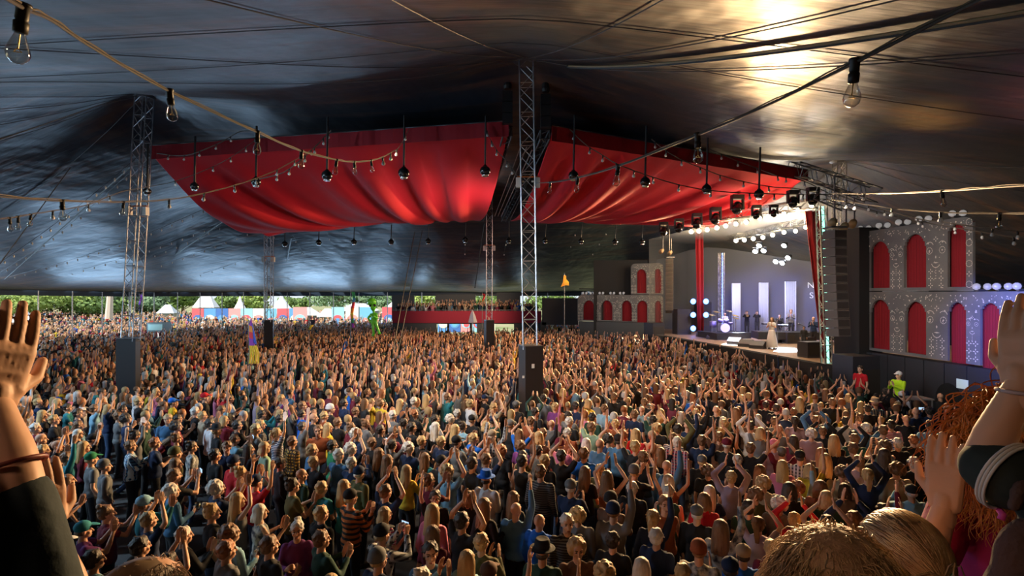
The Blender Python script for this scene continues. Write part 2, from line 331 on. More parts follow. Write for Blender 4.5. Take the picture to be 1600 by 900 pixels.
# ---------------------------------------------------------------- red fabric canopies
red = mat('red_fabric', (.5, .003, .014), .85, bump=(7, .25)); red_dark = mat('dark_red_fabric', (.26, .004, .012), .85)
def canopy(label, nl, nr, fr, fl, c, sgn, sag_side, seed):
    r_ = random.Random(seed); NX, NY = 300, 70; o = thing('fabric_canopy', label, 'canopy', (Vector(nl)+Vector(nr))/2, 'red fabric canopies under the tent roof')
    nl, nr, fr, fl = map(Vector, (nl, nr, fr, fl)); waves = [(r_.uniform(6, 55), r_.uniform(0, 6.28), r_.uniform(.3, 1)) for _ in range(16)]
    def pos(u, v):      # u 0 outer .. 1 inner
        p = nl.lerp(nr, u).lerp(fl.lerp(fr, u), v); gq = (u-c*v)/(1-c*v+1e-6)
        f = sum(a*math.sin(k*gq+ph+.7*math.sin(3*gq)) for k, ph, a in waves)/5; f = abs(f)**.75*math.copysign(1, f)
        env = min(1, v*7)*(.45+.55*math.sin(PI*min(1, v*1.0)))*(.35+.65*abs(math.sin(5.1*gq+1.1)))
        z = p.z-.8*math.sin(PI*v)-sag_side*(1-u)**2*math.sin(PI*v)*1.0+.34*f*env
        return (p.x, p.y+.3*math.sin(PI*u)*(1-v)*0, z)
    g = MB(); g.v = [pos(i/NX, j/NY) for i in range(NX+1) for j in range(NY+1)]
    g.f = [(i*(NY+1)+j, (i+1)*(NY+1)+j, (i+1)*(NY+1)+j+1, i*(NY+1)+j+1) for i in range(NX) for j in range(NY)]; g.m = [0]*len(g.f)
    cl = g.build('cloth', red, o, smooth=True); md = cl.modifiers.new('t', 'SOLIDIFY'); md.thickness = .01
    g = MB(); N = 60; top = []
    for i in range(N+1):
        p = nl.lerp(nr, i/N); top.append((p.x, p.y-.05+.02*math.sin(i*1.3), p.z+.28)); 
    for i in range(N): a, b = top[i], top[i+1]; g.add([a, b, (b[0], b[1]+.03, b[2]-.5), (a[0], a[1]+.03, a[2]-.5)], [(0, 1, 2, 3)])
    v_ = g.build('valance', red_dark, o); md = v_.modifiers.new('t', 'SOLIDIFY'); md.thickness = .01  # shade on the unlit front is put into a darker red
    g = MB(); g.tube([nl+Vector((0, 0, .3)), nr+Vector((0, 0, .3))], .04, 6); g.build('rail', dark_steel, o); g = MB(); g.tube([fl, fr], .04, 6); g.build('rail', dark_steel, o)
    g = MB()
    for p, q in ((nl, fl), (nr, fr)): g.tube([p+Vector((0, 0, .05)), q+Vector((0, 0, .05))], .02, 5)
    g.build('side_cable', dark_steel, o)
    return pos
A = W(225, 240, 20.5); A.x = -13.6
cpL = canopy('wide red fabric canopy hung under the roof between the left and middle masts', A, W(795, 203, 18.5), W(750, 345, 38), W(452, 352, 36.5), .34, 1, .9, 3)
cpR = canopy('red fabric canopy hung under the roof between the middle mast and the stage', W(1262, 276, 25), W(862, 210, 18.5), W(797, 345, 38), W(1075, 350, 38), .42, -1, .1, 8)
# black trusses with motors and small speaker clusters along the gap between the canopies
def gap_truss(p, q, label):
    o = thing('black_truss', label, 'truss', p, 'black trusses along the inner canopy edges'); g = MB(); lattice(g, p, q, .3, .03, .6); g.build('lattice', black, o)
    g = MB(); rs = Vector(p)
    for k in range(3): g.box(rs+Vector((0, -.1, .35+.38*k)), (.34, .4, .34))
    g.lathe(rs+Vector((0, -.1, 1.4)), [(.12, 0), (.15, .1), (.1, .4), (.02, .45)], 10); g.build('motor_cluster', black, o)
    g = MB(); g.tube([rs+Vector((0, 0, 1.6)), Vector((rs.x, rs.y, roof_z(rs.x, rs.y)))], .02, 5); g.build('hanger', dark_steel, o)
gap_truss(W(793, 205, 18.6), W(752, 343, 38), 'black truss along the inner edge of the left red canopy')
gap_truss(W(852, 210, 18.6), W(787, 343, 38), 'black truss along the inner edge of the right red canopy')
for i in range(3):
    g = MB(); g.tube([W(815+8*i, 225+5*i, 20), W(773+5*i, 338, 38)], .02, 5)
    tag(g.build('steel_cable', steel), 'thin steel cable running through the gap between the red canopies', 'cable', 'cables in the gap between the red canopies')
# ---------------------------------------------------------------- festoon strings
glass = bpy.data.materials.new('bulb_glass'); glass.use_nodes = True; _n = glass.node_tree.nodes; _n.remove(_n['Principled BSDF'])
_t, _g, _m, _f = _n.new('ShaderNodeBsdfTransparent'), _n.new('ShaderNodeBsdfGlossy'), _n.new('ShaderNodeMixShader'), _n.new('ShaderNodeLayerWeight'); _f.inputs[0].default_value = .35; _g.inputs['Roughness'].default_value = .04; _t.inputs[0].default_value = (.9, .88, .84, 1)
for _a, _b in ((_f.outputs['Facing'], _m.inputs[0]), (_t.outputs[0], _m.inputs[1]), (_g.outputs[0], _m.inputs[2]), (_m.outputs[0], _n['Material Output'].inputs[0])): glass.node_tree.links.new(_a, _b)
bulb_far = mat('bulb_pearl', (.55, .53, .5), .2, spec=.9)
rubber = mat('black_rubber', (.015, .014, .013), .5); cable_m = mat('brown_cable', (.05, .04, .03), .5); tan_m = mat('tan_rope', (.12, .09, .055), .6); gold = mat('filament', (.9, .7, .35), .3, .8)
def cat_pts(pts, n=10):   # catmull-rom through world points
    P = [pts[0]*2-pts[1]]+pts+[pts[-1]*2-pts[-2]]; out = []
    for i in range(1, len(P)-2):
        a, b, c, d = P[i-1:i+3]
        for k in range(n):
            t = k/n; out.append(.5*((2*b)+(c-a)*t+(2*a-5*b+4*c-d)*t*t+(3*b-a-3*c+d)*t**3))
    out.append(pts[-1]); return out
def festoon(pix, bulbs, label, r=.006, size=.062, cm=None, double=True, grp=None):
    wp = [W(*p) for p in pix]; path = cat_pts(wp); o = thing('string_lights', label, 'string lights', wp[len(wp)//2], grp)
    g = MB(); g.tube(path, r, 6); 
    g.build('cable', cm or cable_m, o)
    if double: g = MB(); off = [p+Vector((0, 0, r*1.5+r*.5*math.sin(i*.9))) for i, p in enumerate(path)]; g.tube(off, r*.5, 6); g.build('support_rope', tan_m, o)
    pxs = [(800+F*p.x/p.y, p) for p in path]
    for bx in bulbs:
        mn = min(pxs, key=lambda q: abs(q[0]-bx)); i = pxs.index(mn); p = mn[1]
        if 0 < i < len(pxs)-1:
            q = pxs[i+1] if (pxs[i+1][0]-bx)*(mn[0]-bx) <= 0 else pxs[i-1]; dd = q[0]-mn[0]
            if abs(dd) > 1e-6: p = mn[1].lerp(q[1], max(0, min(1, (bx-mn[0])/dd)))
        D = p.y; s = size; tilt = Vector((math.sin(bx)*.12, 0, -1)).normalized(); ax = -tilt
        if D < 9:
            g = MB(); g.lathe(p+tilt*s*1.25, [(s*.2, 0), (s*.3, .02*s), (s*.32, s*.55), (s*.24, s*.62), (s*.28, s*.7), (s*.28, s*1.25), (s*.36, s*1.3), (s*.36, s*1.45)], 14, ax)
            hd = g.build('lamp_holder', rubber, o, True)
            g = MB(); g.lathe(p+tilt*(s*2.75), [(.002, 0), (s*.22, .04*s), (s*.42, .22*s), (s*.5, .5*s), (s*.47, .75*s), (s*.36, 1.05*s), (s*.24, 1.4*s), (s*.2, 1.6*s)], 18, ax)
            b = g.build('bulb', glass, o, True)
            g = MB(); c = p+tilt*s*2.2; g.tube([p+tilt*s*1.3, c+Vector((0, 0, s*.2)), c+Vector((s*.2, 0, 0)), c+Vector((-s*.2, 0, s*.05)), c+Vector((0, 0, s*.25))], s*.035, 5)
            g.build('filament', gold, b)
        else:
            g = MB(); g.lathe(p+tilt*s*1.1, [(s*.25, 0), (s*.3, s*.6), (s*.3, s*1.2)], 6, ax); g.lathe(p+tilt*s*2.3, [(.002, 0), (s*.45, .25*s), (s*.5, .6*s), (s*.25, 1.2*s)], 8, ax, mi=1)
            g.build('bulb', [rubber, bulb_far], o, True)
festoon([(-60, -45, 1.3), (35, 12, 1.75), (80, 32, 2.1), (150, 78, 2.5), (265, 143, 3.3), (402, 207, 4.4), (470, 236, 5.6), (526, 250, 6.6), (553, 253, 7.5), (580, 251, 8.5), (597, 246, 9.5), (612, 238, 11), (625, 228, 13), (640, 200, 18.3)],
        [36, 265, 402, 471, 526, 553.5, 580, 598, 610, 620, 634], 'thick cable of clear bulbs sweeping from the top left corner to the left red canopy', .0075, .066)
festoon([(1660, -70, 1.4), (1530, 0, 1.75), (1335, 98, 2.2), (1200, 164, 2.8), (1090, 211, 3.5), (965, 260, 4.9), (902, 278, 6.6), (862, 285, 8.5), (838, 286, 17)], [1336, 1090, 966, 903, 860], 'thick cable of clear bulbs rising from the middle mast to the top right corner', .0075, .066)
festoon([(-30, 305, 4), (95, 314, 5.5), (192, 316, 8), (265, 312, 10), (320, 302, 11.5), (366, 290, 13), (400, 279, 14.5), (440, 262, 16), (490, 232, 18), (508, 212, 18.4)], [97, 193, 264, 319, 366, 401, 433, 460, 486], 'string of clear bulbs passing the left leaning mast up to the red canopy', .009, .075)
festoon([(-30, 345, 7), (15, 341, 8), (50, 335, 9), (82, 330, 10.5), (138, 320, 12.5), (190, 300, 15), (232, 292, 18), (275, 283, 18.4), (330, 262, 18.6), (365, 243, 18.6), (405, 215, 18.7)], [15, 28, 48, 82, 138, 171, 231, 274, 333, 360, 384], 'lower string of small bulbs at the left edge crossing the leaning mast', .008, .075)
festoon([(815, 284, 17.2), (803, 268, 17.4), (790, 250, 17.8), (777, 236, 18), (765, 215, 18.3), (758, 196, 18.4)], [800, 792, 776, 768, 761], 'short bulb string from the middle mast up to the left red canopy', .01, .085)
festoon([(890, 202, 18.6), (915, 226, 18), (942, 243, 17.6), (963, 256, 17), (991, 267, 17), (1020, 277, 17), (1061, 289, 17), (1110, 298, 17.4), (1170, 302, 18), (1240, 304, 19), (1300, 304, 21)], [897, 922, 942, 963, 991, 1020, 1061, 1111, 1171, 1210, 1255], 'bulb string drooping across the right red canopy towards the stage', .012, .095)
festoon([(1018, 218, 18.8), (1041, 236, 18.6), (1065, 250, 18.5), (1094, 262, 18.5), (1125, 274, 18.7), (1162, 284, 19), (1205, 292, 20), (1250, 296, 21), (1300, 308, 22)], [1024, 1041, 1065, 1094, 1125, 1162, 1201, 1250], 'second bulb string above the first on the right red canopy', .012, .09)
festoon([(1105, 232, 20), (1127, 241, 20), (1153, 252, 20), (1183, 263, 20.5), (1215, 275, 21), (1257, 284, 22), (1310, 310, 23)], [1127, 1153, 1183, 1215, 1228, 1257], 'short third bulb string at the right end of the red canopy', .012, .09)
festoon([(1300, 303, 14), (1350, 303, 12), (1410, 302, 9), (1472, 299, 6.5), (1540, 294, 4.8), (1640, 287, 3.6)], [1350, 1472], 'single cable of clear bulbs leaving the stage corner for the right edge', .008, .068)
festoon([(1300, 312, 16), (1340, 318, 14), (1395, 326, 12.5), (1470, 332, 10), (1562, 334, 8), (1650, 334, 6.5)], [1321, 1335, 1394, 1470, 1562], 'bulb string below the single cable in front of the facade', .009, .085)
festoon([(1310, 305, 19), (1340, 316, 18), (1383, 329, 17), (1434, 342, 16), (1492, 350, 14), (1552, 358, 12.5), (1650, 366, 11)], [1357, 1382, 1434, 1491, 1551, 1590], 'bulb string sloping past the top of the carved facade', .011, .08)
festoon([(1320, 316, 20), (1360, 328, 19), (1420, 343, 18), (1480, 354, 16), (1534, 363, 14), (1584, 371, 12), (1650, 380, 11)], [1370, 1441, 1493, 1534, 1584], 'lowest bulb string over the carved facade at the right edge', .011, .08)
festoon([(245, 240, 20.4), (290, 243, 19.5), (340, 225, 19), (375, 206, 19), (400, 205, 19)], [263, 288, 312, 338, 360], 'short bulb string along the top of the left red canopy corner', .011, .08)
festoon([(405, 280, 19), (437, 272, 18.6), (455, 262, 18.4), (478, 243, 18.4), (500, 222, 18.5), (517, 204, 18.6)], [433, 452, 477, 491, 505, 514], 'dotted bulb string climbing the middle of the left red canopy', .012, .095)
# dotted strings that run from the canopy area down to the rim
for a, b, sg in [((-10, 432, 30), (205, 268, 21), 9), ((15, 432, 33), (375, 300, 24), 12), ((70, 436, 38), (345, 348, 30), 6), ((115, 440, 41), (352, 350, 32), 6), ((160, 440, 44), (395, 360, 33), 5), ((250, 445, 48), (395, 400, 40), 3),
                 ((432, 448, 54), (428, 360, 38), 0), ((508, 447, 57), (457, 366, 38), 4), ((555, 447, 58), (510, 362, 38), 4), ((600, 448, 59), (560, 362, 38), 4), ((640, 448, 59), (612, 362, 38), 3),
                 ((725, 448, 59), (727, 372, 38), 0), ((778, 448, 58), (792, 372, 38), 1), ((868, 445, 57), (902, 355, 38), 2), ((890, 445, 57), (952, 355, 38), 3), ((0, 410, 22), (215, 245, 20), 6)]:
    pts = []; N = 8
    for k in range(N+1):
        t = k/N; q = [a[i]+(b[i]-a[i])*t for i in range(3)]; q[1] += sg*math.sin(PI*t); pts.append(tuple(q))
    L = math.hypot(a[0]-b[0], a[1]-b[1])
    bx = [a[0]+(b[0]-a[0])*(k+.5)/max(5, int(L/17)) for k in range(max(5, int(L/17)))]
    wp = [W(*p) for p in pts]; path = cat_pts(wp, 4); o = thing('string_lights', 'thin dotted bulb string running from the tent rim up towards the roof', 'string lights', wp[0], 'dotted bulb strings between the rim and the roof')
    gg = MB(); gg.tube(path, .009, 4); gg.build('cable', rubber, o)
    nb = max(5, int(L/17)); 
    for k in range(nb):
        f_ = (k+.5)/nb*(len(path)-1); i = int(f_); p = path[i].lerp(path[i+1], f_-i); gg = MB(); gg.lathe(p-Vector((0, 0, .2)), [(.01, 0), (.03, .03), (.036, .07), (.02, .13)], 6); gg.build('bulb', bulb_far, o, True)
# guy ropes
for a, b in [((-5, 220, 9), (190, 152, 17)), ((0, 412, 12), (110, 262, 17)), ((8, 436, 30), (205, 260, 20)), ((440, 452, 55), (455, 372, 39)), ((620, 560, 30), (660, 360, 34)), ((612, 560, 30), (648, 362, 34)), ((213, 440, 44), (350, 345, 33)), ((742, 450, 40), (757, 350, 36))]:
    g = MB(); g.tube([W(*a), W(*b)], .012*a[2]/17+.004, 5); tag(g.build('guy_rope', rubber), 'thin dark rope stretched under the tent roof', 'rope', 'ropes stretched under the tent roof')
# ---------------------------------------------------------------- black globe pendants
chrome = mat('chrome', (.8, .8, .8), .12, 1)
def pendant(px, py, Y, toppy, d, group, label):
    p = W(px, py, Y); t = W(px+(p.x > 0)*1+1, toppy, Y); r = d/2/F*Y; o = thing('pendant_lamp', label, 'lamp', p, group)
    g = MB(); g.ell(p, (r, r, r*.92), None, 16, 10); g.lathe(p+Vector((0, 0, r*.75)), [(r*.5, 0), (r*.35, r*.25), (r*.2, r*.3), (r*.15, r*.7)], 12); g.build('globe', mat('gloss_black', (.01, .01, .01), .15), o, True)
    g = MB(); g.lathe(p-Vector((0, 0, r*1.05)), [(r*.5, 0), (r*.62, r*.08), (r*.7, r*.35)], 14); g.build('reflector_ring', chrome, o, True)
    g = MB(); g.tube([p+Vector((0, 0, r)), t], .035, 6); g.build('rod', black, o)
for px, py, tp, d in [(230, 299, 250, 12), (304, 291, 238, 13), (400, 284, 222, 15), (511, 274, 208, 17), (631, 270, 205, 18), (758, 267, 206, 17), (896, 274, 205, 16), (1008, 284, 222, 16), (1104, 295, 240, 15), (1186, 303, 255, 15)]:
    pendant(px, py, 18.2 if 420 < px < 1050 else 19.5, tp-25, d, 'front row of globe pendants', 'black globe pendant on a rod below the near canopy edge, front row')
for px, py in [(445, 381), (498, 379), (553, 378), (611, 378), (669, 377), (727, 375), (795, 376), (852, 376), (908, 377), (961, 378), (1003, 378)]:
    pendant(px, py, 39, 338, 9, 'back row of globe pendants', 'small black globe pendant on a rod behind the canopies, back row')
# ---------------------------------------------------------------- stage
SH = 1.9
E0, E1 = Vector((11.1, 41.2)), Vector((14.0, 22.3))       # front edge far and near
B0, B1 = Vector((19, 50)), Vector((27, 30))
g = MB(); pts = [E0, E1, Vector((27, 22)), B1, B0, Vector((10, 50))]
g.org = Vector((0, 0, SH-.25)); n_ = len(pts); v1 = [(p.x, p.y, SH) for p in pts]; v2 = [(p.x, p.y, 0) for p in pts]
g.add(v1+v2, [tuple(range(n_))], 0); g.add(v1+v2, [(i, i+n_, (i+1) % n_+n_, (i+1) % n_) for i in range(n_)], 1)
stage = tag(g.build('stage_platform', [mat('stage_planks', (.3, .19, .1), .5, var=((.2, .12, .07), 2, (1, 6, 1)), bump=(5, .2)), mat('black_skirt', (.012, .012, .013), .8)]), 'wooden stage floor with black skirt facing the crowd', 'stage')
# backdrop screen with glowing letters
g = MB(); a = Vector((12.6, 47.5, SH)); b = Vector((26.5, 36.5, SH)); d = (b-a).normalized(); nrm = Vector((d.y, -d.x, 0))
g.org = a; L = (b-a).length
g.prism([(0, 0), (L, 0)]+[(L*(1-k/12), min(7.4, roof_z((a+d*L*(1-k/12)).x, (a+d*L*(1-k/12)).y)-SH-.25)) for k in range(13)], d, -nrm, .1)
bk = tag(g.build('backdrop_screen', mat('backdrop_cloth', (.10, .11, .15), .8, bump=(1, .2))), 'wide grey backdrop behind the band with white capital letters', 'backdrop')
def letter(ch, px, py, h, parent, Y):
    cv = bpy.data.curves.new('letter', 'FONT'); cv.body = ch; cv.size = h; cv.extrude = .01; cv.align_x = 'CENTER'; cv.align_y = 'CENTER'
    me_o = bpy.data.objects.new('t', cv); C.objects.link(me_o); dg = bpy.context.evaluated_depsgraph_get(); me = bpy.data.meshes.new_from_object(me_o.evaluated_get(dg)); bpy.data.objects.remove(me_o)
    # intersection of the pixel ray with the backdrop plane
    dirv = Vector(((px-800)/F, 1, (HOR-py)/F)); t = (a-Vector((0, 0, CH))).dot(nrm)/dirv.dot(nrm); p = Vector((0, 0, CH))+dirv*t+nrm*.03
    me.materials.clear(); me.materials.append(mat('lit_letter', (.8, .8, .85), .5, emit=(.8, .85, 1), es=.5))
    me.transform(Matrix.Translation(p)@Matrix(((d.x, 0, nrm.x), (d.y, 0, nrm.y), (0, 1, 0))).to_4x4())
    o = bpy.data.objects.new('lettering', me); C.objects.link(o); o.parent = parent
letter('N', 1267, 446, .62, bk, 40); letter('S', 1268, 462, .62, bk, 40); letter('O', 1281, 462, .62, bk, 40)
def banner(px, py0, py1, wpx, Y):
    p = W(px, py1, Y); z1 = CH+(HOR-py0)/F*Y; wd = wpx/F*Y; o = thing('banner_column', 'tall pale fabric banner column lit blue behind the band', 'banner', p, 'pale banner columns on the stage')
    g = MB(); n = 16
    for i in range(n+1):
        x = p.x-wd/2+wd*i/n; y = p.y+.06*math.cos(i*2.2); 
        g.v += [(x, y, SH), (x, y, z1)]
    g.f = [(2*i, 2*i+2, 2*i+3, 2*i+1) for i in range(n)]; g.m = [0]*n
    c = g.build('cloth', mat('pale_banner', (.62, .7, .78), .7), o, True); md = c.modifiers.new('t', 'SOLIDIFY'); md.thickness = .02
    g = MB(); g.tube([(p.x-wd/2-.05, p.y, z1), (p.x+wd/2+.05, p.y, z1)], .03, 6); g.build('top_bar', dark_steel, o)
banner(1150, 442, 518, 13, 42); banner(1193, 441, 516, 14, 41); banner(1235, 439, 512, 17, 39.5)
def drape(px0, px1, py0, py1, Y, label, m, flare=0, parent=None, n=40, amp=.12):
    g = MB()
    for i in range(n+1):
        u = i/n
        for v in (0, .25, .5, .75, 1):
            xt = px0[0]+(px0[1]-px0[0])*u; xb = px1[0]+(px1[1]-px1[0])*u; x = xt+(xb-xt)*v; p = W(x, py0+(py1-py0)*v, Y)
            g.v.append((p.x, p.y+amp*math.sin(u*n*.9), p.z))
    g.f = [(i*5+j, (i+1)*5+j, (i+1)*5+j+1, i*5+j+1) for i in range(n) for j in range(4)]; g.m = [0]*len(g.f)
    c = g.build('stage_curtain', m, None, True); md = c.modifiers.new('t', 'SOLIDIFY'); md.thickness = .02; return tag(c, label, 'curtain')
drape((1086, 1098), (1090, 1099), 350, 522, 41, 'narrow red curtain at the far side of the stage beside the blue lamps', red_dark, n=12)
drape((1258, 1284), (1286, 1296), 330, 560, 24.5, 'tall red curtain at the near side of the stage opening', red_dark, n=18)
# side masking cloth and proscenium towers
g = MB(); p0 = W(1335, 560, 21.5); p1 = W(1346, 560, 22.6)
for nm, q, sz, lb in [('speaker_tower_cloth', Vector((13.75, 21.2, 0)), (1.0, 1.4, 7.6), 'black cloth tower behind the near hanging speakers')]:
    g = MB(); g.box((q.x+.35, q.y+1.0, 3.8), (sz[0], sz[1], sz[2]), .12); tag(g.build(nm, mat('black_skirt')), lb, 'tower')
g = MB(); g.box((8.9, 44.6, 4.6), (4.4, .15, 6.2)); g.box((12.2, 49, 5.4), (3.6, .15, 7.8), .2); struct(g.build('trim_2', mat('black_skirt')))
for (x, py, Y, top, lb, cm_) in [(1127, 520, 40.5, 395, 'slim lit lattice tower at the far side of the stage opening', (.35, .45, .6)), (1292, 516, 24, 322, 'lattice tower glowing green and violet beside the near red curtain', (.5, .9, .75))]:
    o = thing('stage_tower', lb, 'tower', W(x, py, Y)); g = MB(); p = W(x, py, Y); p.z = SH; q = W(x, top, Y); q.x = p.x-(.25 if Y < 30 else 0)
    lattice(g, p, q, .32, .03, .4); g.build('lattice', steel, o)
    g = MB(); g.tube([p+Vector((.12, .1, 0)), q+Vector((.12, .1, 0))], .05, 6); g.build('light_tube', mat('led_green' if Y < 30 else 'led_blue', cm_, .4, emit=(.35, 1, .75) if Y < 30 else (.2, .35, 1), es=1.2), o)
# blue lamps beside the far curtain
for x in (1082, 1102):
    for y in (471, 492, 513):
        if x == 1102 and y != 471 and y != 492: continue
        p = W(x, y, 40.2); o = thing('blue_stage_lamp', 'round blue lamp on the upright beside the narrow red curtain', 'lamp', p, 'blue lamps beside the narrow red curtain')
        g = MB(); g.lathe(p+Vector((0, .2, 0)), [(.1, 0), (.2, .1), (.24, .34)], 14, (0, -1, 0)); g.build('housing', black, o, True)
        g = MB(); g.ell(p+Vector((0, -.15, 0)), (.2, .06, .2)); g.build('lens', mat('blue_lens', (.1, .2, 1), .3, emit=(.08, .25, 1), es=6), o, True)
# roof truss over the stage
o = thing('stage_truss', 'long lattice truss crossing above the stage opening', 'truss', W(1290, 290, 23))
g = MB(); lattice(g, W(1240, 262, 25), W(1365, 305, 20.5), .55, .03, .5); g.build('main_span', dark_steel, o)
g = MB(); lattice(g, W(1272, 318, 24), W(1035, 352, 38.5), .4, .03, .7); g.build('front_span', dark_steel, o)
g = MB(); lattice(g, W(1262, 345, 30), W(1140, 372, 40), .35, .03, .7); g.build('rear_span', dark_steel, o)
g = MB(); lattice(g, W(1285, 300, 22.5), W(1330, 318, 21), .6, .03, .4); g.build('corner_block', dark_steel, o)
lens = mat('hot_lens', (1, .9, .7), .3, emit=(1, .8, .45), es=18); lens_w = mat('white_lens', (.9, .95, 1), .3, emit=(.85, .92, 1), es=22)
def par(px, py, Y, r, L_, grp, lb, tgt=None):
    p = W(px, py, Y); o = thing('stage_light', lb, 'stage light', p, grp); ax = ((tgt or Vector((0, 16, 1.5)))-p).normalized()
    g = MB(); g.lathe(p-ax*r*2.2, [(r*.5, 0), (r*.8, r*.4), (r*1.05, r*1.4), (r*1.08, r*2.2)], 12, ax); g.build('housing', black, o, True)
    g = MB(); g.lathe(p-ax*r*.05, [(r*.98, 0), (r*.98, .02), (r*.5, .06), (.01, .08)], 12, ax); g.build('lens', L_, o, True)
    g = MB(); g.box(p+Vector((0, 0, r*1.5)), (r*2.4, .04, .05)); g.build('yoke', dark_steel, o)
Yf = lambda x, x0, y0, x1, y1: y0+(y1-y0)*(x-x0)/(x1-x0)
for x, y in [(1080, 362), (1092, 361), (1105, 359), (1120, 356), (1134, 353), (1150, 350), (1166, 347), (1187, 341), (1206, 337), (1225, 334), (1247, 328), (1268, 322)]:
    Y = 1/((1/38.5)+(1/24-1/38.5)*(x-1035)/(1272-1035)); par(x, y, Y, 3.4/F*Y, lens, 'front row of warm stage lights', 'warm glowing lamp in the front row above the stage opening')
for x, y in [(1150, 376), (1163, 375), (1177, 373), (1192, 371), (1207, 367), (1225, 363), (1243, 361), (1259, 355)]:
    Y = 1/((1/40)+(1/30-1/40)*(x-1140)/(1262-1140)); par(x, y, Y, 3.2/F*Y, lens, 'second row of warm stage lights', 'warm glowing lamp in the second row deeper above the stage')
for x, y in [(1186, 384), (1193, 392), (1180, 393), (1231, 403), (1212, 409), (1225, 384), (1222, 411)]:
    par(x, y, 37, 3.8/F*37, lens_w, 'white beam lights above the band', 'small white beam lamp hanging above the band', Vector((12, 33, 2)))
def mover(px, py, Y, s):
    p = W(px, py, Y); o = thing('moving_head_light', 'black moving-head lamp hanging tilted under the right canopy edge', 'stage light', p, 'black moving-head lamps under the canopy edge'); g = MB()
    g.box(p+Vector((0, 0, s*.75)), (s*.9, s*.6, s*.35)); g.build('base', black, o)
    g = MB(); g.box(p+Vector((-s*.45, 0, s*.2)), (s*.14, s*.3, s*.9)); g.box(p+Vector((s*.45, 0, s*.2)), (s*.14, s*.3, s*.9)); g.build('yoke', black, o)
    g = MB(); ax = Vector((-.3, -.5, -.8)).normalized(); g.lathe(p-ax*s*.4, [(s*.22, 0), (s*.36, s*.2), (s*.38, s*.8), (s*.3, s*.95)], 14, ax); g.build('head', mat('gloss_black'), o, True)
for x, y, s in [(1037, 360, .8), (1061, 355, .8), (1089, 348, .85), (1118, 340, .9), (1152, 323, 1.0), (1187, 300, 0), (1182, 334, .7), (1209, 332, .6), (1239, 314, .8), (1270, 310, .8)]:
    if s: mover(x, y, 30-(x-1037)*.03, s*.62)
# hanging speaker columns
def line_array(top, n, w_, h_, d_, curve, label, yaw=0):
    o = thing('line_array', label, 'speakers', top, 'hanging speaker columns'); p = Vector(top); ang = 0
    for k in range(n):
        g = MB(); R = Euler((ang, 0, yaw)); g.box(p, (w_, d_, h_*.93), R)
        g.box(p+R.to_matrix()@Vector((0, -d_/2-.005, 0)), (w_*.9, .01, h_*.7), R, 1)
        g.build('speaker_cabinet', [mat('speaker_grey', (.10, .09, .08), .6), mat('speaker_grille', (.05, .045, .04), .5, .3, bump=(60, .5))], o)
        ang -= curve; p = p+Euler((ang, 0, yaw)).to_matrix()@Vector((curve*0, 0, -h_))
    g = MB(); g.box(Vector(top)+Vector((0, 0, h_*.8)), (w_*1.1, d_, .06)); g.tube([Vector(top)+Vector((0, 0, h_*.8)), Vector(top)+Vector((0, 0, 2.2))], .03, 5); g.build('flying_frame', dark_steel, o)
line_array(W(1304, 367, 20.3), 12, .52, .33, .6, .008, 'near grey column of stacked speakers hanging beside the stage', .2)
line_array(W(1046, 408, 37.5), 12, .5, .31, .6, .03, 'far curved column of stacked speakers hanging by the left end of the stage', -.3)
# lamp pods above the arrays
for px, py, Y in [(1036, 390, 37), (1049, 393, 37), (1304, 343, 20.4), (1322, 350, 20.4), (1335, 345, 20.8)]:
    p = W(px, py, Y); o = thing('spot_cluster', 'small spotlight clamped above a hanging speaker column', 'stage light', p, 'small spotlights above the speaker columns')
    g = MB(); g.lathe(p, [(.08, 0), (.13, .1), (.15, .35)], 10, (-.6, -.5, -.5)); g.build('housing', mat('tan_paint', (.35, .24, .12), .5), o, True); g = MB(); g.tube([p, p+Vector((0, 0, .9))], .03, 5); g.build('stem', dark_steel, o)
# ground stack, monitors, amps, drum kit, keyboard riser
def cab(px, py, Y, sz, label, name='speaker_cabinet', z=None, rz=.2, wedge=False):
    p = W(px, py, Y); p.z = SH if z is None else z; o = thing(name, label, 'speaker', p, None, rz, True); g = MB(); w_, d_, h_ = sz
    R = Matrix.Rotation(rz, 3, 'Z')
    if wedge:
        a_ = R@Vector((1, 0, 0)); b_ = R@Vector((0, 1, 0)); g.org = p-a_*w_/2-b_*d_/2
        vs_ = [p+a_*x+b_*y+Vector((0, 0, z_)) for x in (-w_/2, w_/2) for y, z_ in ((-d_/2, 0), (d_/2, 0), (d_/2, h_*.45), (-d_*.1, h_), (-d_/2, h_*.8))]
        g.add(vs_, [(0, 1, 2, 3, 4), (9, 8, 7, 6, 5)]+[(i, i+5, (i+1) % 5+5, (i+1) % 5) for i in range(5)])
    else: g.box(p+Vector((0, 0, h_/2)), (w_, d_, h_), rz)
    g.build('cabinet', mat('amp_black', (.03, .03, .04), .5), o)
    g = MB(); q = p+R@Vector((0, -d_/2-.012, 0))+Vector((0, 0, h_*.5)); g.box(q, (w_*.86, .02, h_*.6), rz); g.build('grille', mat('speaker_grille'), o)
    return o
cab(1022, 527, 40.5, (1.1, 1.0, 1.3), 'big tilted speaker at the far end of the stage front', z=1.5, rz=.5)
cab(1065, 512, 41, (1.1, .8, 1.9), 'tall black speaker cabinet at the far corner of the stage')
cab(1098, 497, 44, (1.2, .6, 2.4), 'grey speaker stack standing behind the narrow red curtain')
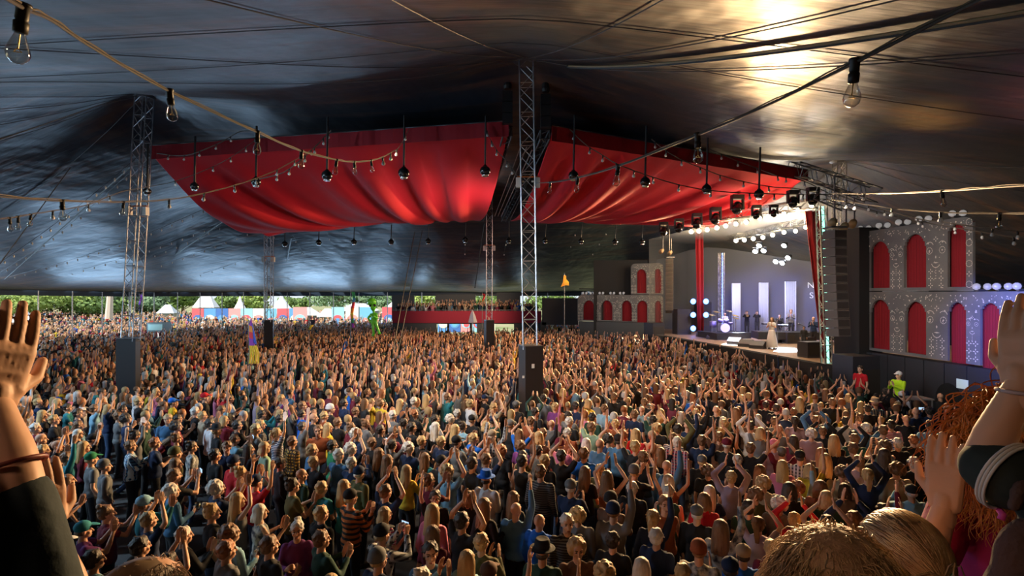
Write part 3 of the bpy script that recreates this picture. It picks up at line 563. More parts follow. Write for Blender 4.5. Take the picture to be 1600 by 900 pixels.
for i, (px, py, Y, l) in enumerate([(1098, 527, 38.6, 'flat monitor wedge at the far end of the stage lip'), (1115, 535, 36.5, 'monitor wedge in front of the drum riser'), (1148, 540, 33, 'blue-lit monitor wedge right of the drum riser'), (1166, 545, 31.5, 'black monitor wedge nearest the singer on the left'), (1184, 549, 30.5, 'low monitor wedge just left of the singer')]):
    cab(px, py, Y, (.75, .6, .42), l, 'monitor_wedge', wedge=True, rz=2.4)
cab(1272, 548, 26.4, (1.3, .7, .75), 'black amplifier box at the near end of the stage', 'amplifier')
cab(1236, 522, 33.5, (.9, .5, .7), 'small amplifier on the low riser behind the singer', 'amplifier')
cab(1262, 528, 31, (.7, .4, .6), 'combo amplifier beside the person in the dark blue shirt', 'amplifier')
cab(1223, 520, 34.5, (.7, .4, .5), 'small blue-lit amplifier behind the singer', 'amplifier')
cab(1342, 575, 21.2, (1.5, 1.0, 2.6), 'big black subwoofer stack at the near corner of the stage', 'subwoofer', z=0)
g = MB(); g.box(W(1131, 523, 37)*1.0, (2.6, 2.2, .4), .25); r1 = W(1131, 523, 37)
tag(g.build('drum_riser', mat('black_skirt')), 'low black riser under the drum kit', 'riser')
g = MB(); g.box(W(1240, 520, 34)+Vector((0, 0, -.15)), (4.6, 1.6, .45), -.15); tag(g.build('keyboard_riser', mat('black_skirt')), 'long low black riser behind the singer', 'riser')
RZT = r1.z+.2
dk = thing('drum_kit', 'drum kit with cymbals on the low riser', 'drums', (r1.x, r1.y, RZT)); shell = mat('drum_shell', (.16, .13, .35), .3, .2); skin_d = mat('drum_skin', (.75, .78, .9), .5); brass = mat('brass', (.6, .45, .18), .3, .9)
def drum(c, r, h, ax, nm='drum'):
    g = MB(); g.lathe(c, [(r, 0), (r, h)], 20, ax); d_ = g.build(nm, shell, dk, True); g = MB(); g.lathe(Vector(c)+Vector(ax).normalized()*h, [(r*.98, 0), (r*.98, .012)], 20, ax); g.build('drum_skin', skin_d, d_)
bx_, by_ = r1.x, r1.y
drum((bx_, by_-.2, RZT+.3), .3, .45, (-.35, -1, 0), 'bass_drum'); drum((bx_-.3, by_-.1, RZT+.65), .16, .2, (.1, -.3, 1), 'tom'); drum((bx_+.12, by_-.1, RZT+.65), .16, .2, (-.1, -.3, 1), 'tom')
drum((bx_-.7, by_+.1, RZT+.3), .22, .4, (0, 0, 1), 'floor_tom'); drum((bx_+.5, by_+.2, RZT+.5), .18, .14, (0, 0, 1), 'snare')
for x, y, z in [(-.85, -.1, 1.15), (.75, -.1, 1.1), (-.45, .2, 1.35), (.45, .1, 1.4), (.95, .3, .9)]:
    g = MB(); c = Vector((bx_+x, by_+y, RZT+z)); g.lathe(c, [(.24, 0), (.12, .02), (.04, .045), (.01, .05)], 18, (.1, -.25, 1)); cy = g.build('cymbal', brass, dk, True); g = MB(); g.tube([c, (c.x, c.y, RZT)], .018, 6); g.build('cymbal_stand', steel, cy)
def mic(px, py, Y, h, label, boom=.3):
    p = W(px, py, Y); p.z = SH; o = thing('microphone_stand', label, 'microphone stand', p, 'microphone stands on the stage'); g = MB(); g.lathe(p, [(.16, 0), (.16, .02), (.03, .05)], 12); g.build('base', black, o)
    g = MB(); g.tube([p, p+Vector((0, 0, h)), p+Vector((-boom, 0, h+boom*.5))], .018, 6); g.build('pole', dark_steel, o)
    g = MB(); c = p+Vector((-boom, 0, h+boom*.5)); g.capsule(c, c+Vector((-.12, 0, .04)), .03, .045); g.build('microphone', dark_steel, o, True)
mic(1215, 545, 30.3, 1.5, 'straight microphone stand at the feet of the singer', 0.02); mic(1225, 519, 33.5, 1.3, 'boom microphone stand behind the singer'); mic(1146, 523, 38, 1.6, 'boom microphone stand beside the drum kit'); mic(1259, 520, 32, 1.1, 'low boom microphone stand by the amplifiers')
for px, py, Y in [(1225, 503, 36), (1205, 500, 38)]:
    p = W(px, py, Y); p.z = SH+.95; o = thing('keyboard', 'keyboard on a folding stand behind the singer' if px > 1210 else 'second keyboard on a stand in front of the middle banner', 'keyboard', p); g = MB(); g.box(p, (1.2, .4, .1)); g.build('key_bed', black, o); g = MB(); g.box(p+Vector((0, -.06, .055)), (1.1, .2, .02)); g.build('keys', mat('white_paper'), o)
    g = MB()
    for s in (-1, 1): g.tube([p+Vector((s*.35, -.1, 0)), (p.x-s*.35, p.y, SH)], .02, 6)
    g.build('stand', dark_steel, o)
# haze hanging over the stage
g = MB(); g.org = Vector((0, 0, SH)); pv = [Vector((10.2, 40.5)), Vector((12.9, 23.2)), Vector((24.5, 32)), Vector((14.5, 45))]
g.add([(p.x, p.y, z) for z in (2.0, 9.0) for p in pv], [(0, 1, 2, 3), (7, 6, 5, 4), (0, 4, 5, 1), (1, 5, 6, 2), (2, 6, 7, 3), (3, 7, 4, 0)])
mh = bpy.data.materials.new('stage_haze'); mh.use_nodes = True; nn = mh.node_tree.nodes; nn.remove(nn['Principled BSDF']); vp = nn.new('ShaderNodeVolumePrincipled'); vp.inputs['Density'].default_value = .08; vp.inputs['Color'].default_value = (.9, .92, 1, 1)
mh.node_tree.links.new(vp.outputs[0], nn['Material Output'].inputs['Volume']); hz = tag(g.build('haze', mh), 'smoky haze drifting over the stage in the lamp beams', 'haze', kind='stuff')
for i, (px, py, tx, ty, tz, c_) in enumerate([(1193, 392, 13.5, 33, 2, (.8, .9, 1)), (1180, 393, 15, 36, 2, (.8, .9, 1)), (1231, 403, 15, 30, 2, (.8, .9, 1)), (1212, 400, 18, 36, 2, (.7, .85, 1)), (1150, 376, 12, 38, 5, (1, .8, .5))]):
    light('SPOT', 'beam_light', W(px, py+2, 36.8), (tx, ty, tz), 60000, c_, spot_size=.17, spot_blend=.4, shadow_soft_size=.1)
for px, py, Y, p_ in [(1090, 364, 36, 260), (1140, 354, 32, 260), (1190, 344, 28.5, 240), (1240, 333, 25.5, 200), (1160, 378, 39, 340), (1215, 368, 34, 340), (1195, 392, 36, 320)]:
    light('POINT', 'lamp_glow', W(px, py+4, Y-.4), (0, 0, 0), p_*.9, (1, .72, .38) if py != 392 else (.85, .92, 1), shadow_soft_size=.15)
# ---------------------------------------------------------------- carved facades either side of the stage
board = mat('facade_board', (.11, .11, .115), .8, var=((.15, .148, .145), 1.3), bump=(9, .3)); lace = mat('cream_ornament', (.62, .58, .5), .6); curt = mat('facade_red_cloth', (.2, .002, .008), .9, bump=(3, .5, (12, 12, .3)))
def arch(u0, u1, z0, z1, n=10):
    r = (u1-u0)/2; c = (u0+u1)/2; sp = z1-r*1.25; pts = [(u0, z0), (u0, sp)]
    for k in range(1, n): t = PI-PI*k/n; pts.append((c+r*math.cos(t), sp+r*1.25*math.sin(t)**.9))
    return pts+[(u1, sp), (u1, z0)]
def facade(poly, tiers, label, seed, motif=.1, base_arch=None, lamps=()):
    """poly: plan polyline (x, y) seen by the crowd; tiers: (s0, s1, z0, z1, [(arch s0, s1, z0, z1)])"""
    P = [Vector((p[0], p[1], 0)) for p in poly]; o = thing('carved_facade', label, 'facade', P[0]); r_ = random.Random(seed)
    seg = []; acc = 0
    for a_, b_ in zip(P, P[1:]): seg.append((acc, acc+(b_-a_).length, a_, b_)); acc += (b_-a_).length
    def at(s, z, off=0):
        for s0, s1, a_, b_ in seg:
            if s <= s1 or s1 == acc: break
        t = (s-s0)/(s1-s0); d_ = (b_-a_).normalized(); nn_ = Vector((d_.y, -d_.x, 0)); q = a_.lerp(b_, t)+nn_*off; q.z = z; return q
    def face(): # which side faces the camera
        a_ = at(acc/2, 0); b_ = at(acc/2, 0, 1); return 1 if b_.length < a_.length else -1
    fs = face()
    for s0, s1, z0, z1, arches in tiers:
        # board split into thin columns with arch openings cut by columns of quads
        g = MB(); step = .06; ns = int((s1-s0)/step); 
        for k in range(ns):
            a0 = s0+(s1-s0)*k/ns; a1 = s0+(s1-s0)*(k+1)/ns; mid = (a0+a1)/2; top = z1
            cr = .35
            if mid < s0+cr: top = z1-cr+math.sqrt(max(0, cr*cr-(s0+cr-mid)**2))
            elif mid > s1-cr: top = z1-cr+math.sqrt(max(0, cr*cr-(mid-s1+cr)**2))
            spans = [(z0, top)]
            for (u0, u1, y0, y1) in arches:
                if u0 < mid < u1:
                    r = (u1-u0)/2; hz_ = y1-r*1.3+r*1.3*math.sqrt(max(0, 1-((mid-(u0+u1)/2)/r)**2)); spans = [(z0, y0), (hz_, top)]
            for (b0, b1) in spans:
                if b1-b0 < .01: continue
                vs_ = [at(a0, b0, fs*.08), at(a1, b0, fs*.08), at(a1, b1, fs*.08), at(a0, b1, fs*.08), at(a0, b0, 0), at(a1, b0, 0), at(a1, b1, 0), at(a0, b1, 0)]
                g.add(vs_, [(0, 1, 2, 3), (7, 6, 5, 4), (0, 4, 5, 1), (3, 2, 6, 7), (0, 3, 7, 4), (1, 5, 6, 2)])
        bd = g.build('board', board, o)
        for (u0, u1, y0, y1) in arches:
            g = MB(); n = 30; 
            for i in range(n+1):
                s = u0-.08+(u1-u0+.16)*i/n; q = .03*math.sin(i*1.9); g.v += [at(s, y0-.05, -fs*(.12+q)), at(s, min(y1+.05, z1-.1), -fs*(.12+q))]
            g.f = [(2*i, 2*i+2, 2*i+3, 2*i+1) for i in range(n)]; g.m = [0]*n; g.v = [tuple(v) for v in g.v]; g.build('red_curtain', curt, o, True)
        # carved cream motifs on the board, between the arches
        g = MB(); S = motif
        def quad(s, z, ang, l, w_, dark=0):
            du, dz = math.cos(ang), math.sin(ang); pts = [(-l/2, 0), (0, w_/2), (l/2, 0), (0, -w_/2)]
            vs_ = [at(s+x*du-y*dz, z+x*dz+y*du, fs*.095) for x, y in pts]; g.add(vs_, [(0, 1, 2, 3)])
        def flower(s, z, R, n=4, ph=0):
            for k in range(n): t = 2*PI*k/n+ph; quad(s+R*.62*math.cos(t), z+R*.62*math.sin(t), t, R*.8, R*.42)
        def ring(s, z, R, n=12, a0=0, a1=2*PI):
            for k in range(n): t = a0+(a1-a0)*k/n; quad(s+R*math.cos(t), z+R*math.sin(t), t+PI/2, R*2.6*abs(a1-a0)/n/2, R*.22)
        def mask(s, z, R):      # carved eyes, nose and mouth
            for e in (-1, 1): ring(s+e*R*.55, z+R*.3, R*.24, 10); ring(s+e*R*.55, z+R*.62, R*.34, 7, PI*.15, PI*.85); quad(s+e*R*.55, z+R*.3, 0, R*.16, R*.16)
            ring(s, z-R*.62, R*.36, 9, PI*1.1, PI*1.9); quad(s, z-R*.62, 0, R*.5, R*.1); quad(s, z-R*.2, PI/2, R*.25, R*.12); flower(s, z+R*1.15, R*.22); 
            for k in range(5): quad(s, z-R*1.0-k*R*.2, PI/2, R*.1, R*.1)
        edges = [s0]+sum([[a_[0], a_[1]] for a_ in arches], [])+[s1]
        for i in range(0, len(edges), 2):
            m0, m1_ = edges[i], edges[i+1]; wd = m1_-m0; mc = (m0+m1_)/2; zc = (z0+z1)/2
            if wd > .45:
                R = min(wd*.55, (z1-z0)*.26); mask(mc, zc+.05, R)
                for q in range(3): flower(mc-wd*.25, z0+.18+q*.24, .1); flower(mc+wd*.25, z0+.18+q*.24, .1)
            else:
                for q in range(int((z1-z0)/.33)): (flower if q % 2 else (lambda a1_, b1_, c1_: ring(a1_, b1_, c1_, 8)))(mc, z0+.2+q*.33, .1)
        if arches:
            for (u0, u1, y0, y1) in arches:
                c_ = (u0+u1)/2; r = (u1-u0)/2+.12
                for k in range(9): t = PI*k/8; quad(c_+r*1.06*math.cos(t), y1-r*1.15+r*1.3*math.sin(t), t, .07, .06)
        for k in range(int((s1-s0)*26)):
            s = r_.uniform(s0+.1, s1-.1); z = r_.choice([r_.uniform(z1-.32, z1-.1), r_.uniform(z0+.05, z1-.3)])
            if any(u0-.05 < s < u1+.05 and y0-.05 < z < y1+.05 for (u0, u1, y0, y1) in arches): continue
            quad(s, z, r_.uniform(0, 3), r_.uniform(.03, .09), r_.uniform(.02, .04))
        g.build('ornament', lace, bd)
    return o, at, fs
# near facade: runs from the stage corner towards the right edge of the picture
def sx(px, P, Q): # distance along P-Q where pixel column px falls
    k = (px-800)/F; dx, dy = Q[0]-P[0], Q[1]-P[1]; t = (k*P[1]-P[0])/(dx-k*dy); return t*math.hypot(dx, dy)
P_, Q_ = (14.15, 22.1), (14.95, 13.2); X_ = lambda px: sx(px, P_, Q_)
zt = lambda py, px: CH+(HOR-py)/F*(P_[1]+(Q_[1]-P_[1])*X_(px)/math.hypot(Q_[0]-P_[0], Q_[1]-P_[1]))
near_f, atN, fN = facade([P_, Q_], [
    (X_(1346), X_(1524), 5.08, 7.45, [(X_(1361), X_(1393), 5.2, 7.0), (X_(1415), X_(1450), 5.2, 7.1), (X_(1483), X_(1513), 5.2, 7.25)]),
    (X_(1346), X_(1650), 2.75, 5.05, [(X_(1362), X_(1394), 2.85, 4.75), (X_(1417), X_(1451), 2.85, 4.7), (X_(1485), X_(1513), 2.75, 4.7), (X_(1534), X_(1567), 2.7, 4.7), (X_(1592), X_(1632), 2.7, 4.7)])],
    'near grey carved facade with cream cut-outs and tall red arched curtains', 5)
g = MB(); Ls = X_(1650)
for k in range(9):
    a_ = X_(1346)+(Ls-X_(1346))*k/9; b_ = X_(1346)+(Ls-X_(1346))*(k+1)/9-.03; q0, q1 = atN(a_, 0, fN*.2), atN(b_, 0, fN*.2); q2, q3 = atN(b_, 0, -fN*.3), atN(a_, 0, -fN*.3)
    g.add([(q.x, q.y, z) for z in (0, 2.68) for q in (q0, q1, q2, q3)], [(0, 1, 2, 3), (7, 6, 5, 4), (0, 4, 5, 1), (1, 5, 6, 2), (2, 6, 7, 3), (3, 7, 4, 0)])
tag(g.build('panelled_plinth', mat('plinth_black', (.02, .02, .024), .6, bump=(3, .2))), 'black panelled plinth below the near carved facade', 'plinth')
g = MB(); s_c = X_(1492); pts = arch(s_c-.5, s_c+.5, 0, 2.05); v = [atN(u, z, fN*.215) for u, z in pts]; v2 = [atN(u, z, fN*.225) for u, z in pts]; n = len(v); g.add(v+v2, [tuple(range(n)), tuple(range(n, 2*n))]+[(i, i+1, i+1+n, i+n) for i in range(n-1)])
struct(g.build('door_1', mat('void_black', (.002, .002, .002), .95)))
g = MB(); q = W(1513, 602, 16.9); q = atN(X_(1514), 2.1, fN*.22); g.org = q; dd = (Vector((Q_[0], Q_[1], 0))-Vector((P_[0], P_[1], 0))).normalized(); g.prism([(-.2, -.15), (.2, -.15), (.2, .15), (-.2, .15)], dd, Vector((-1, 0, 0)), .02)
tag(g.build('exit_sign', mat('pale_sign', (.6, .75, .68), .6, emit=(.6, .75, .68), es=.1)), 'small pale safety sign on the black plinth beside the arched doorway', 'sign')
# twin lamps on the facade top
def twin(p, lab='twin floodlight on top of the near carved facade'):
    o = thing('twin_floodlight', lab, 'lamp', p, 'twin floodlights on the facades'); 
    for s in (-1, 1):
        g = MB(); c = Vector(p)+Vector((s*.13, -.05*s, .12)); g.lathe(c+Vector((.08, .08, 0)), [(.06, 0), (.11, .06), (.12, .16)], 10, (-.6, -.75, .1)); h_ = g.build('housing', black, o, True)
        g = MB(); g.lathe(c+Vector((-.03, -.04, .01)), [(.11, 0), (.1, .02), (.02, .04)], 10, (-.6, -.75, .1)); g.build('lens', mat('pearl_lens', (.28, .28, .3), .2, spec=.8, emit=(1, .95, .9), es=.12), h_, True)
    g = MB(); g.box(Vector(p)+Vector((0, 0, .02)), (.3, .1, .06)); g.build('bracket', dark_steel, o)
for px, w_ in ((1351, 'at its left end'), (1380, 'second from the left'), (1411, 'third from the left'), (1443, 'fourth from the left'), (1496, 'on its rounded peak')): twin(atN(X_(px), 7.47, 0), 'twin floodlight on the upper edge of the near facade, '+w_)
for px, w_ in ((1534, 'leftmost of three'), (1566, 'middle of three'), (1598, 'rightmost of three')): twin(atN(X_(px), 5.07, 0), 'twin floodlight on the low right part of the near facade, '+w_)
# far facade
P2, Q2 = (5.5, 45.2), (11.0, 43.0); X2 = lambda px: sx(px, P2, Q2)
far_f, atF, fF = facade([P2, Q2], [
    (X2(986), X2(1036), 4.9, 7.35, [(X2(995), X2(1010), 5.0, 6.9), (X2(1023), X2(1033), 5.0, 6.9)]),
    (X2(903), X2(1036), 2.7, 4.85, [(X2(912), X2(929), 2.8, 4.4), (X2(940), X2(957), 2.8, 4.4), (X2(972), X2(987), 2.75, 4.4), (X2(996), X2(1012), 2.7, 4.4), (X2(1024), X2(1033), 2.6, 4.4)])],
    'far grey carved facade with small red arches at the left end of the stage', 9)
g = MB(); g.box(((P2[0]+Q2[0])/2, (P2[1]+Q2[1])/2+.1, 1.33), (5.7, .4, 2.66), math.atan2(Q2[1]-P2[1], Q2[0]-P2[0])); tag(g.build('panelled_plinth', mat('plinth_grey', (.06, .065, .07), .7)), 'dark grey plinth below the far carved facade', 'plinth')
for px in (914, 926, 940, 957, 972): twin(atF(X2(px), 4.87, 0), 'tiny twin floodlight on the low part of the far facade')
g = MB(); a_ = W(905, 451, 45); g.tube([W(905, 451, 45), W(940, 452, 45)], .04, 5); struct(g.build('trim_3', dark_steel))
# ---------------------------------------------------------------- balcony platform
bal = thing('balcony_platform', 'raised viewing balcony with a dark red front full of spectators', 'balcony', (-4.5, 52, 0)); YB = 52.0; x0, x1 = (613-800)/F*YB, (846-800)/F*YB
g = MB(); g.box(((x0+x1)/2, YB, 2.72), (x1-x0, .08, 1.15)); g.build('red_front', mat('balcony_red_cloth', (.3, .014, .035), .8, bump=(2, .3, (3, 1, .5))), bal)
g = MB(); g.box(((x0+x1)/2, YB+2.6, 2.15), (x1-x0, 5.1, .2)); g.build('deck', mat('black_skirt'), bal)
g = MB(); g.box(((x0+x1)/2, YB-.05, 3.38), (x1-x0, .1, .06)); g.build('hand_rail', dark_steel, bal)
for a_, b_ in [(613, 682), (745, 770), (803, 846)]:
    g = MB(); xa, xb = (a_-800)/F*YB, (b_-800)/F*YB; g.box(((xa+xb)/2, YB+.1, 1.05), (xb-xa, .15, 2.1)); g.build('skirt_panel', mat('plinth_grey'), bal)
for k in range(7):
    x = x0+(x1-x0)*k/6; g = MB(); g.box((x, YB+5, 1.05), (.2, .2, 2.1)); g.build('leg', dark_steel, bal)
for a_, b_, t_, w_ in [(613, 647, 461, 'left'), (681, 743, 460, 'middle'), (776, 813, 457, 'right')]:
    xa, xb = (a_-800)/F*56, (b_-800)/F*56; zt_ = CH+(HOR-t_)/F*56; g = MB(); g.box(((xa+xb)/2, 56, (zt_+2.2)/2), (xb-xa, .5, zt_-2.2)); tag(g.build('windbreak_panel', mat('plinth_grey')), w_+' one of three dark screens standing behind the balcony spectators', 'screen', 'dark screens behind the balcony')
g = MB(); g.box(((847+903)/2/F*49-800/F*49, 49, 3.35), (56/F*49, .4, 2.4)); tag(g.build('black_box_wall', mat('plinth_black')), 'plain black box wall between the balcony and the far facade', 'wall')
g = MB(); g.box(((847-800)/F*49+.1, 49, 1.2), (.5, .4, 2.4)); tag(g.build('box_wall_support', mat('plinth_black')), 'black support under the box wall beside the balcony', 'support')
# painted hoarding seen through the openings
cols = [(.75, .1, .12), (.1, .3, .65), (.05, .15, .45), (.85, .3, .3), (.3, .6, .75), (.85, .8, .65), (.15, .42, .6)]
CN = ['red', 'blue', 'navy', 'coral', 'pale blue', 'cream', 'mid blue']
def hoarding(px, wpx, Y, h, ci, wh='between the two left masts'):
    a_ = W(px, 500, Y); w_ = wpx/F*Y; r_ = random.Random(px); b = cols[ci % 7]; c2 = cols[(ci*3+2) % 7]; c3 = cols[(ci+4) % 7]
    o = thing('hoarding_panel', f'{CN[ci % 7]} painted hoarding panel with a {CN[(ci*3+2) % 7]} disc, {wh}', 'hoarding', (a_.x, Y, 0), 'painted hoarding panels outside the tent')
    g = MB(); g.box((a_.x+w_/2, Y, h/2), (w_*.99, .08, h)); g.build('panel', mat(f'hoarding_{ci % 7}', b, .7), o)
    g = MB(); g.lathe((a_.x+w_*.5, Y-.045, h*.42), [(w_*.42, 0), (w_*.42, .03)], 26, (0, -1, .0)); 
    d1 = g.build('painted_disc', mat(f'disc_{(ci*3+2) % 7}', c2, .7), o); 
    g = MB(); g.lathe((a_.x+w_*.5, Y-.08, h*.38), [(w_*.25, 0), (w_*.25, .02)], 22, (0, -1, 0)); g.build('painted_disc', mat(f'disc_{(ci+4) % 7}', c3, .7), o)
for i, px in enumerate(range(300, 455, 19)): hoarding(px, 18.6, 78, 2.8, i)
for i, px in enumerate([458, 518, 540, 560, 597, 640]): hoarding(px, 22 if i != 1 else 20, 74, 3.1, i+3, 'near the inflatable alien')
for i, px in enumerate(range(848, 905, 10)): hoarding(px, 9.6, 62, 2.6, i, 'under the black box wall')
for i, px in enumerate(range(684, 760, 18)): hoarding(px, 17.5, 70, 2.6, i+1, 'under the balcony')
# small grey mixing desk box on a scaffold in the left crowd
p = W(249, 514, 46); o = thing('follow_spot_box', 'small grey equipment box on trestle legs in the left crowd', 'equipment', (p.x, p.y, 0)); g = MB(); g.box((p.x, p.y, 2.15), (1.45, 1, .75)); g.build('box', mat('box_grey', (.1, .12, .1), .6), o)
g = MB(); g.box((p.x, p.y-.52, 2.15), (1.2, .02, .5)); g.build('panel', mat('box_panel', (.3, .42, .32), .5), o)
g = MB()
for s in (-1, 1):
    for q in (-.4, .4): g.tube([(p.x+s*.65, p.y+q, 1.78), (p.x+s*.9, p.y+q, 0)], .04, 6)
g.build('trestle', steel, o)
# ---------------------------------------------------------------- outside: trees, tents, far hedge
def leafmat(k, c): return mat('leaves_%d' % k, c, .6, var=((c[0]*1.6, c[1]*1.35, c[2]*1.3), 1.2))
LM = [leafmat(0, (.12, .21, .05)), leafmat(1, (.2, .3, .07)), leafmat(2, (.11, .2, .1))]; bark = mat('bark', (.16, .12, .08), .9, bump=(8, .5, (1, 1, .2)))
def tree(px, Y, top_y, wpx, k, label, n=2600, low=.25):
    x = (px-800)/F*Y; H = CH+(HOR-top_y)/F*Y; w_ = wpx/F*Y/2; r_ = np.random.RandomState(int(px+Y)); o = thing('tree', label, 'tree', (x, Y, 0), 'trees outside the tent')
    g = MB(); g.tube([(x, Y, 0), (x+.1, Y, H*.4), (x-.1, Y, H*.8)], [.35, .25, .08], 8)
    for q in range(6): t = q*1.05; g.tube([(x, Y, H*(.25+.06*q)), (x+w_*.6*math.cos(t), Y+w_*.5*math.sin(t), H*(.5+.07*q))], [.12, .04], 5)
    g.build('trunk', bark, o)
    nb = 16; cs = r_.uniform(-1, 1, (nb, 3)); cs /= np.maximum(1, np.linalg.norm(cs, axis=1))[:, None]
    c = cs[r_.randint(0, nb, n)]*.68; d = r_.normal(size=(n, 3)); d /= np.linalg.norm(d, axis=1)[:, None]; P = c+d*r_.uniform(.75, 1, (n, 1))*.42
    P = P*np.array([w_, w_, H*(1-low)/2])+np.array([x, Y, H*(1+low)/2])
    s = .30*(Y/80)**.5*r_.uniform(.6, 1.3, (n, 1)); a = r_.normal(size=(n, 3)); a /= np.linalg.norm(a, axis=1)[:, None]; b = np.cross(a, d); b /= np.linalg.norm(b, axis=1)[:, None]+1e-9
    V = np.concatenate([P+a*s, P+b*s*.6, P-a*s, P-b*s*.6], 1).reshape(-1, 3)
    me = bpy.data.meshes.new('crown'); me.from_pydata(V.tolist(), [], [(4*i, 4*i+1, 4*i+2, 4*i+3) for i in range(n)]); me.materials.append(LM[k]); f = bpy.data.objects.new('crown', me); C.objects.link(f); f.parent = o; f.matrix_parent_inverse = WORLD[o.name]
for a_ in [(-20, 75, 448, 150, 1, 'bright leafy tree at the far left edge beyond the tent'), (55, 82, 448, 150, 1, 'broad yellow-green tree second from the left edge'), (130, 88, 446, 140, 0, 'dark green tree left of the leaning mast'), (178, 96, 452, 70, 2, 'tree half hidden by the leaning mast'),
           (240, 100, 456, 70, 2, 'willow-like tree right of the leaning mast'), (285, 115, 455, 60, 0, 'tree above the left end of the hoarding'), (350, 100, 458, 46, 0, 'round dark tree above the blue hoarding panels'), (392, 125, 456, 60, 1, 'pale tree left of the far mast'),
           (455, 105, 462, 55, 0, 'dark tree right of the far mast'), (530, 130, 455, 120, 2, 'long leafy mass behind the inflatable alien, left part'), (600, 135, 455, 110, 2, 'long leafy mass behind the inflatable alien, right part'), (665, 120, 456, 60, 1, 'tree seen behind the balcony, left gap'), (760, 120, 457, 60, 0, 'tree seen behind the balcony, middle gap'), (860, 115, 452, 110, 0, 'tree seen above the black box wall')]: tree(*a_)
canvas = mat('white_canvas', (.8, .8, .82), .8); canvas2 = mat('grey_canvas', (.55, .6, .66), .8)
def marquee(px, base, Y, wpx, top_y, label, kind=0, m=canvas):
    x = (px-800)/F*Y; w_ = wpx/F*Y; H = CH+(HOR-top_y)/F*Y; o = thing('marquee', label, 'tent', (x, Y, 0), 'white tents outside'); wall = H*.5 if kind else min(2.6, H*.6)
    g = MB(); h2 = w_/2
    if kind == 1: rings = [[(x+r*math.cos(t), Y+r*math.sin(t), z) for t in [2*PI*j/12 for j in range(12)]] for r, z in [(h2, wall*.6), (h2*.5, wall*1.1), (h2*.18, H*.8), (.05, H)]]; g.ring_loft([[Vector(p) for p in r] for r in rings])
    else:
        v = [(x-h2, Y-h2*.5, wall), (x+h2, Y-h2*.5, wall), (x+h2, Y+h2*.5, wall), (x-h2, Y+h2*.5, wall), (x-h2*.3, Y, H), (x+h2*.3, Y, H)]; g.add(v, [(0, 1, 5, 4), (1, 2, 5), (2, 3, 4, 5), (3, 0, 4)])
    g.build('roof', m, o); g = MB()
    for sx_ in (-1, 1):
        for sy in (-1, 1): g.tube([(x+sx_*h2*.97, Y+sy*h2*(.97 if kind == 1 else .49), 0), (x+sx_*h2*.97, Y+sy*h2*(.97 if kind == 1 else .49), wall)], .06, 6)
    g.build('frame', steel, o); g = MB(); g.box((x, Y+h2*.4, wall*.5), (w_*.96, .08, wall*.98)); g.build('back_wall', canvas2, o)
for a_ in [(38, 0, 60, 32, 486, 'small white stall tent with a blue side left of the big trees', 0), (12, 0, 62, 16, 489, 'tiny white stall tent at the left edge', 0), (262, 0, 84, 28, 476, 'low white tent behind the equipment box', 0, canvas2), (322, 0, 92, 34, 458, 'pale marquee with round roof above the hoarding', 0),
           (375, 0, 88, 34, 462, 'pointed white tipi tent above the hoarding', 1), (440, 0, 92, 50, 459, 'white peaked marquee right of the far mast', 1), (478, 0, 80, 46, 480, 'white marquee wall behind the hoarding, left of the alien', 0), (512, 0, 76, 30, 482, 'white gate-like tent beside the alien', 0), (618, 0, 78, 40, 472, 'white marquee right of the alien', 0), (560, 0, 96, 60, 474, 'long white marquee behind the alien', 0),
           (708, 0, 72, 40, 500, 'low white tent seen under the balcony', 0), (872, 0, 78, 60, 503, 'striped low tent seen under the black box wall', 0)]: marquee(*a_)
# tall pale trunk-like pole and banners outside
g = MB(); g.tube([W(170, 498, 70), W(172, 462, 70), W(165, 456, 70)], [.45, .35, .2], 8); tag(g.build('bare_trunk', mat('pale_bark', (.6, .5, .42), .8)), 'pale bare trunk standing just left of the leaning mast', 'tree')
def flag(px, y0, y1, wpx, Y, stripes, label, point=True, pole_to=None, cat='flag'):
    p = W(px, y0, Y); q = W(px, y1, Y); w_ = wpx/F*Y; o = thing('flag', label, cat, q); n = len(stripes)
    f_ = MB(); m_ = []
    N = 24
    for i in range(N+1):
        t = i/N; wd = w_*(1-(t if point else .15*t)); z = p.z+(q.z-p.z)*t; x = p.x+.06*math.sin(t*7)
        f_.v += [(x, p.y+.05*math.sin(t*9), z), (x+wd*.5, p.y+.12*math.sin(t*9+1), z), (x+wd, p.y+.05*math.sin(t*8+2), z)]
    for i in range(N): f_.f += [(3*i, 3*i+1, 3*i+4, 3*i+3), (3*i+1, 3*i+2, 3*i+5, 3*i+4)]; f_.m += [min(n-1, int(i/N*n))]*2
    c = f_.build('cloth', [mat('flag_%s' % str(s_), s_, .7) for s_ in stripes], o, True); md = c.modifiers.new('t', 'SOLIDIFY'); md.thickness = .01
    g = MB(); g.tube([(p.x-.03, p.y, p.z+.15), (p.x-.03, p.y, 1.2)], .02, 6); g.build('pole', dark_steel, o)
R_, O_, Y_, G_, B_, V_ = (.7, .03, .04), (.8, .25, .03), (.85, .6, .05), (.05, .4, .12), (.04, .1, .5), (.3, .04, .35)
flag(549, 456, 512, 5, 32, [G_, (.1, .35, .5), R_, O_, Y_, G_, V_], 'tall narrow rainbow flag left of the inflatable alien', False)
flag(218, 460, 485, 6, 45, [V_, (.12, .02, .2)], 'small purple pennant just right of the leaning mast')
flag(484, 500, 523, 8, 30, [(.02, .02, .03), Y_, (.02, .02, .02)], 'dark and yellow pennant left of the inflatable alien')
flag(754, 459, 478, 4, 42, [R_, O_], 'slim red pennant beside the far middle mast')
